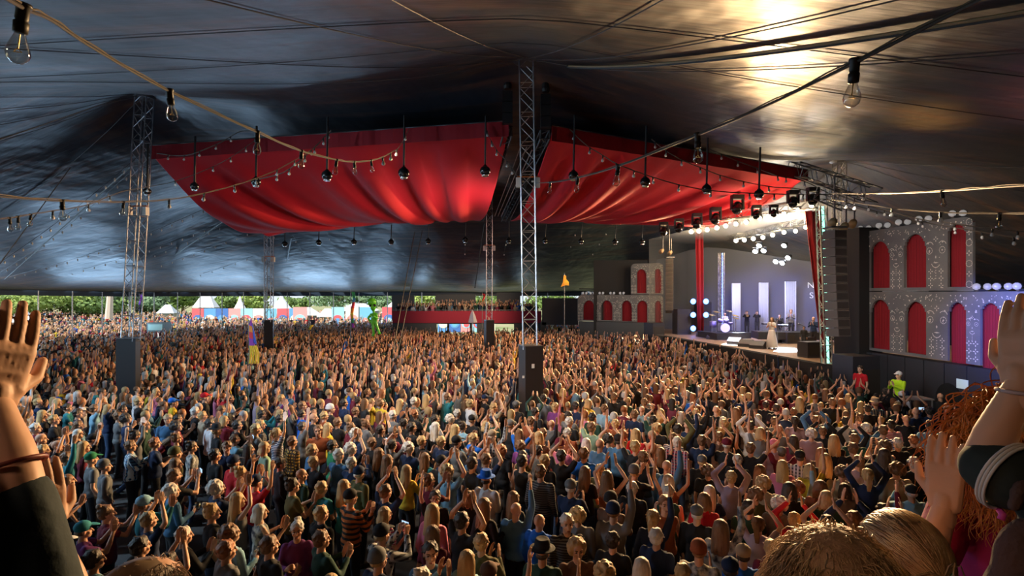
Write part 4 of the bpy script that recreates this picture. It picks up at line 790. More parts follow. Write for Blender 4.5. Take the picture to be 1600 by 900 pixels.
g = MB(); c = W(738, 486, 36); o = thing('paper_umbrella_flag', 'white pointed flag held up in front of the balcony', 'flag', c); g.ring_loft([[c+Vector((r*math.cos(2*PI*j/5), .3*r*math.sin(2*PI*j/5), z)) for j in range(5)] for r, z in [(.02, .1), (.22, -.35), (.32, -.75), (.1, -.8)]]); g.build('cloth', canvas, o); g = MB(); g.tube([c, Vector((c.x, c.y, 1.3))], .02, 5); g.build('pole', dark_steel, o)
# orange curled pennant over the black box wall
c = W(882, 433, 40); o = thing('flame_pennant', 'orange and blue flame-shaped pennant above the black box wall', 'flag', c)
g = MB(); pr = [(-.05, .15), (.12, .1), (.14, -.15), (.32, -.35), (.34, -.62), (.1, -.6), (-.28, -.72), (-.12, -.4)]; v = [(c.x+a_, c.y, c.z+b_) for a_, b_ in pr]; v2 = [(x, y+.04, z) for x, y, z in v]; n = 8; g.add(v+v2, [tuple(range(n)), tuple(reversed(range(n, 2*n)))]+[(i, i+n, (i+1) % n+n, (i+1) % n) for i in range(n)]); g.build('cloth', mat('flag_orange', (.85, .32, .02), .6, var=((.9, .6, .05), 3)), o)
g = MB(); g.tube([c+Vector((0, .03, .3)), Vector((c.x, c.y+.03, 1.4))], .025, 5); g.build('pole', dark_steel, o)
# rainbow fish kite with streamers in the left crowd
c = W(393, 498, 21); o = thing('rainbow_windsock', 'rainbow windsock with yellow streamers held above the left crowd', 'flag', c); s = 21/F
def kq(pts, col):
    g = MB(); v = [(c.x+a_*s, c.y, c.z-b_*s) for a_, b_ in pts]; v2 = [(x, y+.03, z) for x, y, z in v]; n = len(v); g.add(v+v2, [tuple(range(n)), tuple(reversed(range(n, 2*n)))]+[(i, i+n, (i+1) % n+n, (i+1) % n) for i in range(n)]); g.build('stripe', mat('flag_%s' % str(col), col, .7), o)
kq([(-1, 0), (0, 0), (1, 12), (-4, 10)], V_); kq([(-4, 10), (1, 12), (2, 22), (-4, 20)], O_); kq([(-4, 20), (2, 22), (3, 32), (-4, 30)], R_); kq([(-4, 30), (3, 32), (5, 42), (-3, 42)], V_); kq([(1, 6), (6, 30), (8, 40), (3, 38)], B_)
for k in range(4):
    g = MB(); g.tube([W(391+k*3, 540, 21), W(392+k*4, 553, 21), W(390+k*4.5, 568, 21)], .035, 5); g.build('streamer', mat('flag_%s' % str(Y_), Y_, .7), o)
g = MB(); g.tube([W(389, 500, 21.05), W(390, 585, 21.05)], .02, 5); g.build('pole', dark_steel, o)
# inflatable green alien held above the crowd
Ya = 33; s = Ya/F; al = MB(); q = lambda x, y, d=0: W(x, y, Ya)+Vector((0, d, 0)); Rr = lambda v: v*s
al.ell(q(581, 472), (Rr(7.5), Rr(7.5), Rr(6.5))); al.ell(q(583, 479), (Rr(4.6), Rr(5), Rr(7))); al.capsule(q(584, 484), q(584, 490), Rr(1.8)); al.ell(q(584, 496), (Rr(4.2), Rr(3.4), Rr(7)))
al.capsule(q(580, 491), q(575, 497), Rr(1.9)); al.capsule(q(575, 497), q(579, 503), Rr(1.7)); al.capsule(q(588, 490), q(590, 498, -.1), Rr(1.9)); al.capsule(q(590, 498, -.1), q(586, 494, -.25), Rr(1.7))
al.capsule(q(582, 502), q(584, 522), Rr(2.6), Rr(2.0)); al.capsule(q(587, 502), q(592, 519), Rr(2.6), Rr(2.0)); al.ell(q(583, 524), (Rr(3), Rr(3.6), Rr(1.6))); al.ell(q(593, 521), (Rr(3), Rr(3.6), Rr(1.6)))
o = thing('inflatable_alien', 'shiny green inflatable alien with black eyes held above the crowd', 'inflatable', q(584, 525)); me = remesh(al, .045, 'body', mat('green_vinyl', (.12, .62, .03), .2, spec=.8), 3); b = bpy.data.objects.new('body', me); C.objects.link(b); b.parent = o; b.matrix_parent_inverse = WORLD[o.name]
g = MB()
for x in (579.5, 586.5): g.ell(q(x, 477, -Rr(4.6)), (Rr(1.7), Rr(1.2), Rr(2.6)), Euler((0, .35 if x < 583 else -.35, 0)).to_matrix())
g.build('eyes', mat('gloss_black'), o, True); g = MB(); g.tube([q(584, 524), Vector((q(584, 524).x, Ya, 1.6))], .02, 5); g.build('holding_stick', dark_steel, o)

# ================================================================ people
SKN = {'a': mat('skin_fair', (.62, .36, .24), .55, spec=.35), 'b': mat('skin_tan', (.52, .28, .17), .55, spec=.35), 'c': mat('skin_warm', (.56, .31, .2), .55, spec=.35), 'd': mat('skin_brown', (.25, .13, .075), .55, spec=.35)}
HC = {'bl': ('blond', (.33, .22, .10)), 'br': ('brown', (.13, .065, .03)), 'dk': ('dark', (.025, .018, .014)), 'gr': ('grey', (.42, .4, .38)), 'rd': ('ginger', (.24, .085, .03))}
TC = {'k': ('black', (.012, .012, .014)), 'n': ('navy', (.012, .025, .07)), 'g': ('grey', (.14, .145, .15)), 'w': ('white', (.6, .6, .62)), 'b': ('bright blue', (.01, .12, .55)), 'r': ('red', (.5, .012, .02)), 'd': ('denim blue', (.06, .16, .3)), 't': ('teal', (.02, .18, .22)),
      'o': ('olive', (.09, .085, .03)), 'y': ('yellow', (.6, .42, .03)), 'p': ('purple', (.17, .04, .18)), 'br': ('brown', (.1, .05, .03)), 'm': ('maroon', (.14, .012, .03)), 'lb': ('light blue', (.2, .38, .5)), 'gn': ('green', (.02, .2, .09)), 'pk': ('pink', (.55, .16, .26)),
      'or': ('rust orange', (.27, .07, .025)), 'be': ('beige', (.36, .28, .19)), 'lc': ('lilac', (.32, .25, .33)), 'sg': ('sage green', (.22, .36, .26)), 'dg': ('dark green', (.015, .05, .035)), 'mg': ('magenta', (.42, .01, .16)),
      'pr': ('plaid red', (.3, .02, .04)), 'pb': ('plaid blue', (.05, .18, .33)), 'pg': ('plaid grey', (.2, .22, .24)), 'py': ('plaid yellow', (.45, .25, .04)), 'sk': ('striped black', (.02, .02, .025)), 'sn': ('striped navy', (.5, .5, .52)), 'sp': ('striped pink', (.6, .1, .25)), 'so': ('striped orange', (.5, .14, .03)), 'fl': ('floral', (.5, .52, .5)), 'hv': ('fluorescent yellow', (.45, .75, .02))}
hair_mats = {k: mat('hair_'+v[0], v[1], .55, spec=.5, var=((v[1][0]*1.9, v[1][1]*1.8, v[1][2]*1.6), 9, (1, 1, .25)), bump=(38, .9, (1, 1, .12))) for k, v in HC.items()}
cloth_mats = {}
for k, (nm, c) in TC.items():
    kw = {}
    if k[0] == 'p' and k in ('pr', 'pb', 'pg', 'py'): kw['pattern'] = ('plaid', {'pr': (.01, .015, .05), 'pb': (.01, .03, .09), 'pg': (.03, .03, .04), 'py': (.03, .02, .01)}[k], {'pr': (.45, .35, .4), 'pb': (.5, .6, .65), 'pg': (.45, .45, .45), 'py': (.05, .03, .02)}[k], 5)
    if k in ('sk', 'sn', 'sp', 'so'): kw['pattern'] = ('stripe', {'sk': (.12, .12, .12), 'sn': (.02, .03, .09), 'sp': (.7, .65, .68), 'so': (.02, .02, .02)}[k], (0, 0, 0), 4 if k == 'so' else 9)
    if k == 'fl': kw['var'] = ((.04, .05, .07), 14)
    cloth_mats[k] = mat('fabric_'+nm.replace(' ', '_'), c, .85, spec=.3, bump=(6, .35), **kw)
jeans = mat('fabric_jeans', (.03, .06, .13), .85, bump=(9, .3)); trous = mat('fabric_black_trousers', (.012, .012, .015), .85); shoem = mat('shoe_leather', (.03, .03, .03), .5); capm = lambda k: cloth_mats[k]
eyem = mat('eye_dark', (.02, .012, .01), .4); lipm = mat('lip', (.38, .1, .08), .5)
V3 = Vector
def jointset(pose, fem=False):
    s = .155 if fem else .178; J = {}
    def arm(sg, el, wr, hd, pn=None): J['R' if sg > 0 else 'L'] = dict(sh=V3((sg*s, 0, 1.42)), el=V3((sg*el[0], el[1], el[2])), wr=V3((sg*wr[0], wr[1], wr[2])), hd=V3((sg*hd[0], hd[1], hd[2])).normalized(), pn=V3((sg*(pn or (-1, 0, 0))[0], (pn or (-1, 0, 0))[1], (pn or (-1, 0, 0))[2])))
    dn = ((.23, -.03, 1.14), (.24, .09, .91), (0, .15, -1)); cl = ((.23, .12, 1.19), (.07, .33, 1.33), (-.12, .3, .9)); cf = ((.22, .23, 1.33), (.07, .34, 1.55), (-.12, .15, 1))
    ch = ((.29, .1, 1.64), (.09, .13, 1.86), (-.15, .02, 1)); ub = ((.31, .08, 1.62), (.30, .12, 1.88), (.05, .05, 1)); up = ((.23, .07, 1.70), (.2, .09, 1.96), (0, .05, 1)); hd = ((.22, .04, 1.15), (.1, .28, 1.24), (-.5, .6, .5))
    T = {'dn': (dn, dn), 'cl': (cl, cl), 'cf': (cf, cf), 'ch': (ch, ch), 'ub': (ub, ub), 'ur': (up, dn), 'ul': (dn, up), 'hd': (hd, dn), 'ph': (cf, cf)}[pose]
    arm(1, *T[0]); arm(-1, *T[1]); J['pose'] = pose; return J
def hand(mb, J, k=1.0, fist=False, n=8, spread=1.0):
    wr, d, pn = J['wr'], J['hd'], J['pn']; side = d.cross(pn).normalized(); pn = side.cross(d).normalized(); sgn = 1 if J['sh'].x > 0 else -1; th = side*(-1 if (side.dot(V3((0, -1, 0))) > 0) else 1)
    c = wr+d*.05*k
    for q in (-.028, -.019, -.010, 0, .010, .019, .028): mb.capsule(wr+side*q*.7*k+d*.005, wr+side*q*k+d*.088*k, .0145*k, .0125*k, n)
    mb.capsule(wr+side*-.026*k+d*.082*k, wr+side*.026*k+d*.082*k, .0135*k, .0135*k, n); mb.capsule(wr+side*-.02*k+d*.05*k, wr+side*.02*k+d*.05*k, .0145*k, .0145*k, n)
    for i, (q, L_) in enumerate(((-.030, .062), (-.010, .074), (.011, .070), (.031, .055))):
        if th.dot(side) < 0: L_ = (.062, .074, .070, .055)[i]
        else: L_ = (.055, .070, .074, .062)[i]
        a_ = wr+side*q*k+d*.092*k; fan = side*(q*.38*spread); cu = .9 if fist else .12
        b_ = a_+(d*math.cos(cu)+pn*math.sin(cu)+fan).normalized()*L_*.5*k; e = cu*2.2; c_ = b_+(d*math.cos(e)+pn*math.sin(e)+fan).normalized()*L_*.5*k
        mb.capsule(a_, b_, .0093*k, .0088*k, n); mb.capsule(b_, c_, .0088*k, .0075*k, n)
    t0 = wr+d*.025*k+th*.025*k; t1 = t0+(th*.7+d*.6+pn*.25).normalized()*.04*k; t2 = t1+(th*.25+d*.9+pn*.3).normalized()*.032*k
    mb.capsule(wr-d*.03, wr+d*.02, .023*k, .022*k, 12); mb.capsule(wr+d*.01*k, t0, .015*k, .015*k, n); mb.capsule(t0, t1, .0125*k, .0105*k, n); mb.capsule(t1, t2, .0105*k, .0085*k, n)
def head(mb, fem=False, n=14, c=V3((0, 0, 0))):
    k = .95 if fem else 1
    mb.ell(c+V3((0, -.008, 1.665)), (.076*k, .096*k, .088*k), None, n, 10); mb.ell(c+V3((0, .026, 1.60)), (.060*k, .066*k, .078*k), None, n, 10); mb.ell(c+V3((0, .055, 1.553)), (.034, .033, .028), None, n, 8)
    mb.capsule(c+V3((0, .092, 1.645)), c+V3((0, .110, 1.607)), .009, .014, 8); mb.capsule(c+V3((-.018, .082, 1.566)), c+V3((.018, .082, 1.566)), .011, .011, 8)
    mb.capsule(c+V3((-.045, .072, 1.667)), c+V3((.045, .072, 1.667)), .014, .014, 8)
    for s in (-1, 1): mb.ell(c+V3((s*.076*k, -.005, 1.625)), (.010, .022, .033)); mb.ell(c+V3((s*.042, .055, 1.605)), (.022, .022, .022))
    mb.capsule(c+V3((0, -.02, 1.44)), c+V3((0, -.004, 1.58)), .054*k, .052*k, n)
def body(J, fem=False, voxel=.02, name='person', m=None, legs=True, hd=True):
    mb = MB(); k = .9 if fem else 1
    hm = MB(); head(hm, fem); mb.capsule((0, -.02, 1.44), (0, -.006, 1.56), .052*k, .048*k)
    mb.ell((0, 0, 1.30), (.155*k, .10, .17), None, 18, 10); mb.ell((0, .005, 1.1), (.13*k, .095, .17), None, 18, 10); mb.ell((0, -.01, .95), (.155, .11, .13), None, 18, 10)
    mb.capsule(V3((-.13*k, 0, 1.40)), V3((.13*k, 0, 1.40)), .055, .055); mb.capsule(V3((0, -.01, 1.43)), V3((0, -.01, 1.50)), .07, .055)
    if legs:
        for s in (-1, 1): mb.capsule(V3((s*.09, 0, .92)), V3((s*.10, .02, .5)), .085, .056); mb.capsule(V3((s*.10, .02, .5)), V3((s*.11, -.03, .1)), .055, .036); mb.capsule(V3((s*.11, -.05, .045)), V3((s*.12, .12, .035)), .036, .03)
    hn_ = MB()
    for A in (J['R'], J['L']):
        mb.capsule(A['sh'], A['el'], .048*k, .037*k); mb.capsule(A['el'], A['el'].lerp(A['wr'], .35), .037*k, .038*k); mb.capsule(A['el'].lerp(A['wr'], .35), A['wr'], .038*k, .027*k); hand(hn_, A, fist=(J['pose'] in ('hd', 'ph')))
    m = m or SKN['a']; fine = voxel < .01
    return merged([remesh(mb, voxel, name, m, 2), remesh(hm, .0085 if not fine else .006, 'h', m, 1), remesh(hn_, .0032 if fine else .0062, 'h', m, 1)], name, m)
def shirt(J, sleeve, fem=False, voxel=.022, name='shirt', m=None, hem=.9):
    mb = MB(); k = .9 if fem else 1
    mb.ell((0, 0, 1.30), (.178*k, .125, .185), None, 18, 10); mb.ell((0, .005, 1.1), (.165*k, .122, .2), None, 18, 10); mb.ell((0, -.005, .98), (.182, .135, .13), None, 18, 10); mb.capsule(V3((-.135*k, 0, 1.395)), V3((.135*k, 0, 1.395)), .07, .07)
    if sleeve == 'V': mb.capsule(V3((-.1, -.01, 1.43)), V3((.1, -.01, 1.43)), .05, .05)
    else: mb.capsule(V3((-.05, -.015, 1.44)), V3((.05, -.015, 1.44)), .065, .065)
    if sleeve in ('H',): mb.ell((0, -.10, 1.44), (.11, .07, .07)); mb.capsule(V3((-.07, -.02, 1.48)), V3((.07, -.02, 1.48)), .045, .045)
    for A in (J['R'], J['L']):
        if sleeve == 'T': mb.capsule(A['sh'], A['sh'].lerp(A['el'], .55), .066*k, .060*k)
        elif sleeve in 'LH': mb.capsule(A['sh'], A['el'], .068*k, .056*k); mb.capsule(A['el'], A['el'].lerp(A['wr'], .88), .056*k, .040*k)
    rr = random.Random(hash(J['pose']) % 99)
    for i in range(9): a_ = i*2.4; z = 1.0+.04*i; mb.capsule(V3((.15*k*math.cos(a_), .105*math.sin(a_), z)), V3((.15*k*math.cos(a_+.5), .105*math.sin(a_+.5), z+.16)), .02, .012, 6)
    return remesh(mb, voxel, name, m or cloth_mats['k'], 1)
def legs_mesh():
    mb = MB(); mb.ell((0, -.01, .95), (.168, .125, .12), None, 18, 10)
    for s in (-1, 1): mb.capsule(V3((s*.09, 0, .9)), V3((s*.10, .02, .5)), .098, .072); mb.capsule(V3((s*.10, .02, .5)), V3((s*.11, -.03, .1)), .072, .058)
    return remesh(mb, .032, 'trousers', jeans, 1)
def shoe_mesh():
    mb = MB()
    for s in (-1, 1): mb.capsule(V3((s*.11, -.06, .05)), V3((s*.125, .15, .042)), .048, .042); mb.box((s*.117, .045, .012), (.09, .29, .024))
    return remesh(mb, .014, 'shoes', shoem, 1)
def hair_mesh(kind, seed=1):
    r_ = random.Random(seed); mb = MB(); E = lambda c, r, **k_: mb.ell(c, r, None, 18, 12)
    if kind != 'Z':
        if kind == 'B': E((0, -.03, 1.625), (.079, .083, .055))
        else: E((0, -.022, 1.677), (.087, .096, .092)); E((0, -.045, 1.625), (.082, .07, .075))
    def locks(n, r0, L_, c=(0, -.02, 1.67), rad=(.086, .098, .092), zmin=-.5, fr=.75):
        for _ in range(n):
            a_ = r_.uniform(0, 2*PI); z = r_.uniform(zmin, 1); q = math.sqrt(max(0, 1-z*z)); d = V3((q*math.cos(a_), q*math.sin(a_), z))
            if d.y > fr*1 and z < .45: continue
            p = V3(c)+V3((d.x*rad[0], d.y*rad[1], d.z*rad[2])); t = (V3((d.x*.6, d.y*.6, -.5))+V3((r_.uniform(-.6, .6), r_.uniform(-.5, .5), r_.uniform(-.3, .5)))).normalized()
            mb.capsule(p-t*L_*.4, p+t*L_*.6, r0, r0*.5, 6)
    if kind == 'S': locks(80, .011, .045, zmin=-.1)
    if kind == 'C':
        E((0, -.035, 1.67), (.108, .105, .105))
        for _ in range(170): a_ = r_.uniform(0, 2*PI); z = r_.uniform(-.7, 1); q = math.sqrt(1-z*z); d = V3((q*math.cos(a_), q*math.sin(a_)*.95-.12, z)); (mb.ell(V3((0, -.035, 1.66))+d*.115, r_.uniform(.013, .024), None, 8, 6) if not (d.y > .55 and z < .4) else None)
    if kind in ('L', 'M'):
        E((0, -.05, 1.60), (.095, .068, .11)); n = 80; zb = 1.32 if kind == 'L' else 1.50
        for _ in range(n):
            a_ = r_.uniform(PI*.88, PI*2.12); x = .09*math.cos(a_); y = -.02+.075*math.sin(a_); zz = r_.uniform(zb-.04, zb+.09); o_ = V3((r_.uniform(-.02, .02), r_.uniform(-.02, .02), 0))
            mb.tube([V3((x*.75, y*.8, 1.73)), V3((x*1.03, y*1.08, 1.62)), V3((x*1.1, y*1.12-.012, (1.6+zz)/2)), V3((x*1.05, y*1.1-.03, zz))+o_], [.014, .016, .015, .005], 6)
    if kind == 'P': locks(40, .010, .05); mb.capsule(V3((0, -.10, 1.70)), V3((0, -.135, 1.71)), .022, .026); [mb.tube([V3((0, -.12, 1.71)), V3((r_.uniform(-.03, .03), -.155, 1.62)), V3((r_.uniform(-.035, .035), -.14, 1.50)), V3((r_.uniform(-.03, .03), -.12, 1.40))], [.014, .017, .015, .004], 6) for _ in range(12)]
    if kind == 'U': locks(40, .010, .05); mb.ell((0, -.095, 1.755), (.042, .04, .038)); mb.tube([V3((.04*math.cos(t), -.095+.03*math.sin(t), 1.765+.02*math.sin(t*2))) for t in [i*.7 for i in range(10)]], .012, 6)
    if kind == 'B': pass
    return remesh(mb, .0115 if kind not in ('L', 'M') else .0135, 'hair', hair_mats['br'], 1)
def hat_mesh(kind):
    g = MB(); c = V3((0, -.015, 1.685))
    if kind == 'K': g.ell(c+V3((0, 0, .012)), (.096, .108, .088), None, 20, 12); g.ell(V3((0, .12, 1.70)), (.07, .075, .012), Euler((-.25, 0, 0)).to_matrix(), 18, 8); g.ell(c+V3((0, 0, .1)), .012); m_ = .009
    if kind == 'N': g.ell(c+V3((0, -.012, .012)), (.096, .11, .098), None, 20, 12); g.ell(c+V3((0, -.02, -.02)), (.102, .113, .04), None, 20, 10)
    if kind == 'F': g.lathe(V3((0, -.015, 1.70)), [(.16, 0), (.165, .008), (.12, .014), (.1, .016), (.1, .03), (.095, .09), (.08, .125), (.045, .118), (.01, .115)], 28)
    return remesh(g, .011, {'K': 'cap', 'N': 'beanie', 'F': 'brimmed_hat'}[kind], cloth_mats['k'], 1)
def face_mesh():
    g = MB()
    for s in (-1, 1): g.ell((s*.031, .083, 1.642), (.014, .009, .007), None, 10, 6); g.capsule(V3((s*.018, .090, 1.664)), V3((s*.047, .080, 1.666)), .005, .004, 6)
    return g.mesh('eyes', eyem, True)
def lip_mesh(): g = MB(); g.ell((0, .093, 1.566), (.023, .006, .007), None, 10, 6); return g.mesh('mouth', lipm, True)
MESH = {}
def get(key, fn):
    if key not in MESH: MESH[key] = fn()
    return MESH[key]
def inmat(me, m):
    if m is None: return me
    k = (me.name, m.name)
    if k not in MESH: q = me.copy(); q.materials.clear(); q.materials.append(m); MESH[k] = q
    return MESH[k]
def part(name, me, m, parent):
    o = bpy.data.objects.new(name, inmat(me, m)); C.objects.link(o); o.parent = parent
    return o
HATC = {'K': 'cap', 'N': 'beanie', 'F': 'brimmed_hat'}
def person(loc, yaw, hair, hcol, top, tcol, pose, scale=1., skin='a', face=True, low='k', under='br', tilt=0, pref=''):
    fem = hair in ('L', 'P', 'U', 'M'); pk = 'cf' if pose == 'ph' else pose
    o = bpy.data.objects.new('person', inmat(get(('b', pose, fem), lambda: body(jointset(pose, fem), fem)), SKN[skin])); C.objects.link(o); o.location = loc; o.rotation_euler = (tilt, 0, yaw); o.scale = (scale,)*3
    s = part('shirt' if top in 'TV' else 'jacket', get(('s', pk, top, fem), lambda: shirt(jointset(pose, fem), top, fem)), cloth_mats[tcol], o)
    part('trousers', get('legs', legs_mesh), jeans if low == 'j' else trous, o); part('shoes', get('shoes', shoe_mesh), shoem, o)
    if hair in HATC: part(HATC[hair], get(('hat', hair), lambda: hat_mesh(hair)), cloth_mats[hcol], o); part('hair', get(('h', 'B'), lambda: hair_mesh('B')), hair_mats[under], o)
    elif hair == 'B': pass
    else: part('hair', get(('h', hair), lambda: hair_mesh(hair)), hair_mats[hcol], o)
    if face: part('eyes', get('eyes', face_mesh), None, o); part('mouth', get('lips', lip_mesh), None, o)
    return o
STAGE_C = V3((14.5, 30, 0))
def yaw_to(loc, tgt): d = V3(tgt)-V3(loc); return math.atan2(d.y, d.x)-PI/2
HN = {'S': 'short %s hair', 'L': 'long %s hair', 'P': '%s ponytail', 'U': '%s hair in a bun', 'C': 'curly %s hair', 'M': 'chin-length %s hair', 'K': '%s cap', 'N': '%s beanie', 'F': '%s brimmed hat', 'B': 'bald head'}
TN = {'T': 't-shirt', 'L': 'long-sleeved top', 'V': 'sleeveless top', 'H': 'hooded top'}
PN = {'dn': 'arms down', 'cl': 'clapping at chest height', 'cf': 'clapping before the face', 'ch': 'hands joined overhead', 'ub': 'both arms raised', 'ur': 'right arm raised', 'ul': 'left arm raised', 'hd': 'right hand held before the chest', 'ph': 'holding up a phone'}
PLIST = """86 764 S dk V k cl|107 750 L br V k dn|143 716 K gn T g dn|164 727 N g L g dn|145 818 K t T p cf|163 805 U br T m cf|203 858 S dk L k dn|167 867 P dk L lb dn|91 850 K w L g hd|85 824 M br T lb dn
213 790 K lb L t cf|233 811 S bl T n ch|288 835 S gr L k cl|264 876 S dk T n ch|270 766 C gr L d hd|273 742 S br T k ph|332 798 U bl T k dn|340 761 C gr T n cf|372 780 L bl V g ch|400 752 K n T r ub|407 798 M gr V fl cl|362 832 C br L lb hd|355 858 S rd T g hd|422 850 S br T k hd
461 756 U dk T o cl|511 764 S bl T t hd|527 757 L bl T t dn|548 776 K k L so cl|502 802 S bl H k dn|465 826 U gr L p hd c|503 841 S br L dg cl|602 802 M bl T sp hd|597 833 K k L pg ph|592 872 N g L n dn|603 767 S br T n ch|680 777 P dk T k ur c|677 798 L bl L pk dn|678 832 L br T m dn
722 813 S dk T k ch|683 864 S dk L d dn c|725 876 L bl L lb dn|753 846 S bl L o cl|759 889 K br L k dn|760 748 F b L w hd|803 777 L br T k hd|808 797 B x L d ur|758 789 L br L k hd|733 776 M br T k dn|844 814 B x H b dn|883 813 S gr L sk dn c|903 804 C bl L g dn
892 760 K g L n cl|850 861 F k L dg dn|900 858 C bl L br hd c|959 797 N n L g ur|958 843 S dk T k hd|947 891 C bl L k dn|988 762 S gr L k dn|1022 811 P bl L n ur|1025 834 S gr T n dn|1003 884 L gr T k dn|1043 787 P br V or dn c|1085 800 K g L k dn|1101 780 M br T r dn
1127 824 L br L fl ur|1185 818 P br T lc ch|1180 771 C br L o dn|1163 864 K be T b dn|1108 868 N or L fl cl|1125 878 K n V k dn|1203 856 U bl L m dn|1218 783 C gr L g dn|1067 894 S bl L k dn|1193 753 C bl L be dn|1248 814 U bl L r ch|1286 814 S dk T y ch|1290 776 M bl L dg dn
1232 766 M dk L k dn|1333 811 S br L n ch|1280 760 M br L or dn|1250 762 C rd L lb ur|1317 737 C br L be dn|1400 732 C br L be dn|1351 740 P bl L n ch|1423 722 S gr L k dn|1341 720 P br L lc cl|1332 700 S br T k cl|1292 718 L bl T k dn|1265 733 M bl T y ur|1223 727 L bl L pk dn
1250 713 K k L pg dn|1240 687 L dk T m dn|1268 677 C gr T lc dn|1303 687 L bl T k dn|1283 707 L rd T br dn|1333 680 S dk L k ch|1317 657 S dk T w dn|1343 652 S br T lc cl|1380 672 S br T sn dn|1392 663 S dk T sp dn|1402 692 S gr T k cl|1428 687 S rd L k dn|1385 710 L dk L k cf
1355 638 S dk T k dn|1368 630 F be T pb dn|1402 633 S bl T k ur|1292 655 S br T k ub|1263 638 K k L n cl|1242 657 P dk T lc dn|1210 658 S br L g cl|1205 692 K pk L lc dn|1217 638 S dk T k cl|1236 643 S br T k dn|1252 627 L bl T k ur|1469 619 B x L k dn|1479 635 B x L k dn
1431 643 B x L n cl|1452 642 S dk L n ph|1453 664 S dk T lb dn|1466 687 S gr L n dn|1428 603 S br L n dn|1407 617 K w T w dn|1097 720 K g L k dn|1058 690 S gr L pr dn|1047 683 S br T sn dn|1097 688 S br T n ur|1136 693 K m T k cl|1173 700 S br T k ub|1153 718 S gr T k dn
1137 743 S bl L lc ch|1045 750 M gr V or ub|1027 668 C bl L k dn|1024 682 K be T be dn|1060 670 S dk L o ch|1088 645 S bl T k ch|1062 642 S dk T k dn|1119 640 B x T k dn|1132 662 S bl T k cf|1150 643 L br T k ur|1173 665 S dk L w ch|1192 677 M bl T g ul|1188 735 L br T k dn
1005 713 S br T k cf|1033 645 L bl T k cl|1007 628 S br T k cl|1197 632 S dk T k dn|1112 737 C br T k dn|937 693 B x T d dn|967 687 K k T d dn|925 667 S br T sg ub|917 692 L gr T k dn|876 713 S dk T k ch|912 708 S br T b dn|915 737 L br T k hd|950 745 L br V or ch|992 736 N g T k cf
992 647 S br T n dn|945 638 S br T lb dn|962 662 S bl H or cl|995 677 L bl T r dn|993 697 S bl T k ub|862 662 B x L g dn|870 693 N m T pk cl|845 736 S br L sk dn|847 719 S bl T k dn|840 699 S dk T g cl|825 718 S dk V k dn|822 697 C br T p dn|843 685 M bl T br cl|890 658 S gr T k hd
812 677 L br T b ch|830 657 S br T or dn|837 643 S dk T k dn|868 635 S bl T p hd|903 633 S dk T n dn|917 630 M bl T y dn|887 676 S gr T or hd|1003 640 B x T lb cl|807 633 K g T k dn|715 645 S gr T k dn|680 655 S dk T w cl|738 655 K k T k dn|735 630 S bl T w cl|645 627 S gr L g cl
630 628 L bl T n dn|648 646 S rd T k cl|644 667 S dk L k cl|663 689 S bl T k cl|640 699 C gr L n cl|687 689 S bl T n dn|712 670 L bl T k cl|713 689 K k L g cl|742 684 S bl T b cf|768 680 K be L pg ub|665 715 L br T t cl|632 733 L bl L y cl|701 735 C bl T lb ch|690 721 K k T k dn|742 721 S dk T k dn
757 719 S br T n ch|785 703 C rd T k dn|760 664 M bl T k ch|610 720 L br L k dn|614 648 S gr L g cl|758 622 K n T k cl|772 636 S bl T be ch|595 629 C br T y cl|556 642 S br T k cl|538 629 S dk T n dn|560 625 U dk T k cl|517 638 N w T k dn|507 649 S bl T or dn|528 659 S br T k cl
513 667 L bl T y dn|558 677 C gr T n dn|572 661 U br L g cl|582 691 S br L k ph|593 708 L br T k dn|497 672 S br T or hd c|473 666 S dk T g ur|457 689 S br L py dn|433 676 P bl T sn ur|413 698 M bl T sg dn|438 723 S dk L k dn|488 704 S bl L d dn|495 719 S bl T k cl|520 695 S dk T gn dn
527 711 S gr L d cl l|549 722 S gr L n cf|490 652 B x T k dn|472 646 S dk T b cf|473 633 S br T p dn|438 645 M bl L p ch|410 647 S dk L t cf|408 663 U bl T sk dn|215 695 S br L pb cl|232 692 S rd T n cl|227 663 S br L dg dn|262 654 S bl L d dn c|282 653 S dk T n cl|300 697 U dk T fl dn|275 724 L br T k dn
340 672 F k L k dn|328 661 S dk L w dn|360 698 S br T n dn c|380 683 S br T lb ph|384 701 L dk T k cf|365 722 K n T r dn|377 737 U bl T r cf|370 664 S dk T k cl|388 672 S bl T g cl|347 640 S br T lb ur|302 643 S gr T k cl|317 649 S bl L be cf|232 640 S bl T d ur|213 628 S bl T k dn|270 628 K b T y dn
85 655 S bl T k cl|40 668 S dk T k dn|52 688 B x T k dn|72 702 S bl T r cf|86 697 B x T k ch|45 723 K g T n cf|36 700 L bl T w dn|122 645 S dk T n dn|123 664 S br L lb cl|129 698 L bl L m dn|108 713 S br L t ur|183 700 M br L m dn b|197 638 S dk T k dn|148 638 S br T lb ch|169 637 M bl T n ch|67 647 L bl T k hd
28 634 S br T lb dn|56 668 S gr T m hd|106 636 S dk T t cl|60 628 S bl T n cf|185 650 S br T g cl|90 628 L bl T k cl|1300 628 S br T k cl|1325 620 M bl T g ch|1385 612 S dk T k cl|1290 612 L br T k dn|1160 622 S bl T n ub|1080 618 M dk T g ub|1440 600 S gr T k dn|960 620 S br T k ub|880 612 M bl T or ub|850 622 S dk T g cl|700 620 S br T t ub|665 622 L bl T m cf|575 612 S br T k cf|440 622 S bl T g cl|400 618 M br T k ch|360 622 S dk T w cl|320 620 K r T k dn|245 612 L bl T pk cl|160 612 S dk T w dn|30 612 C br T o cl"""
prs = []
rp = random.Random(4)
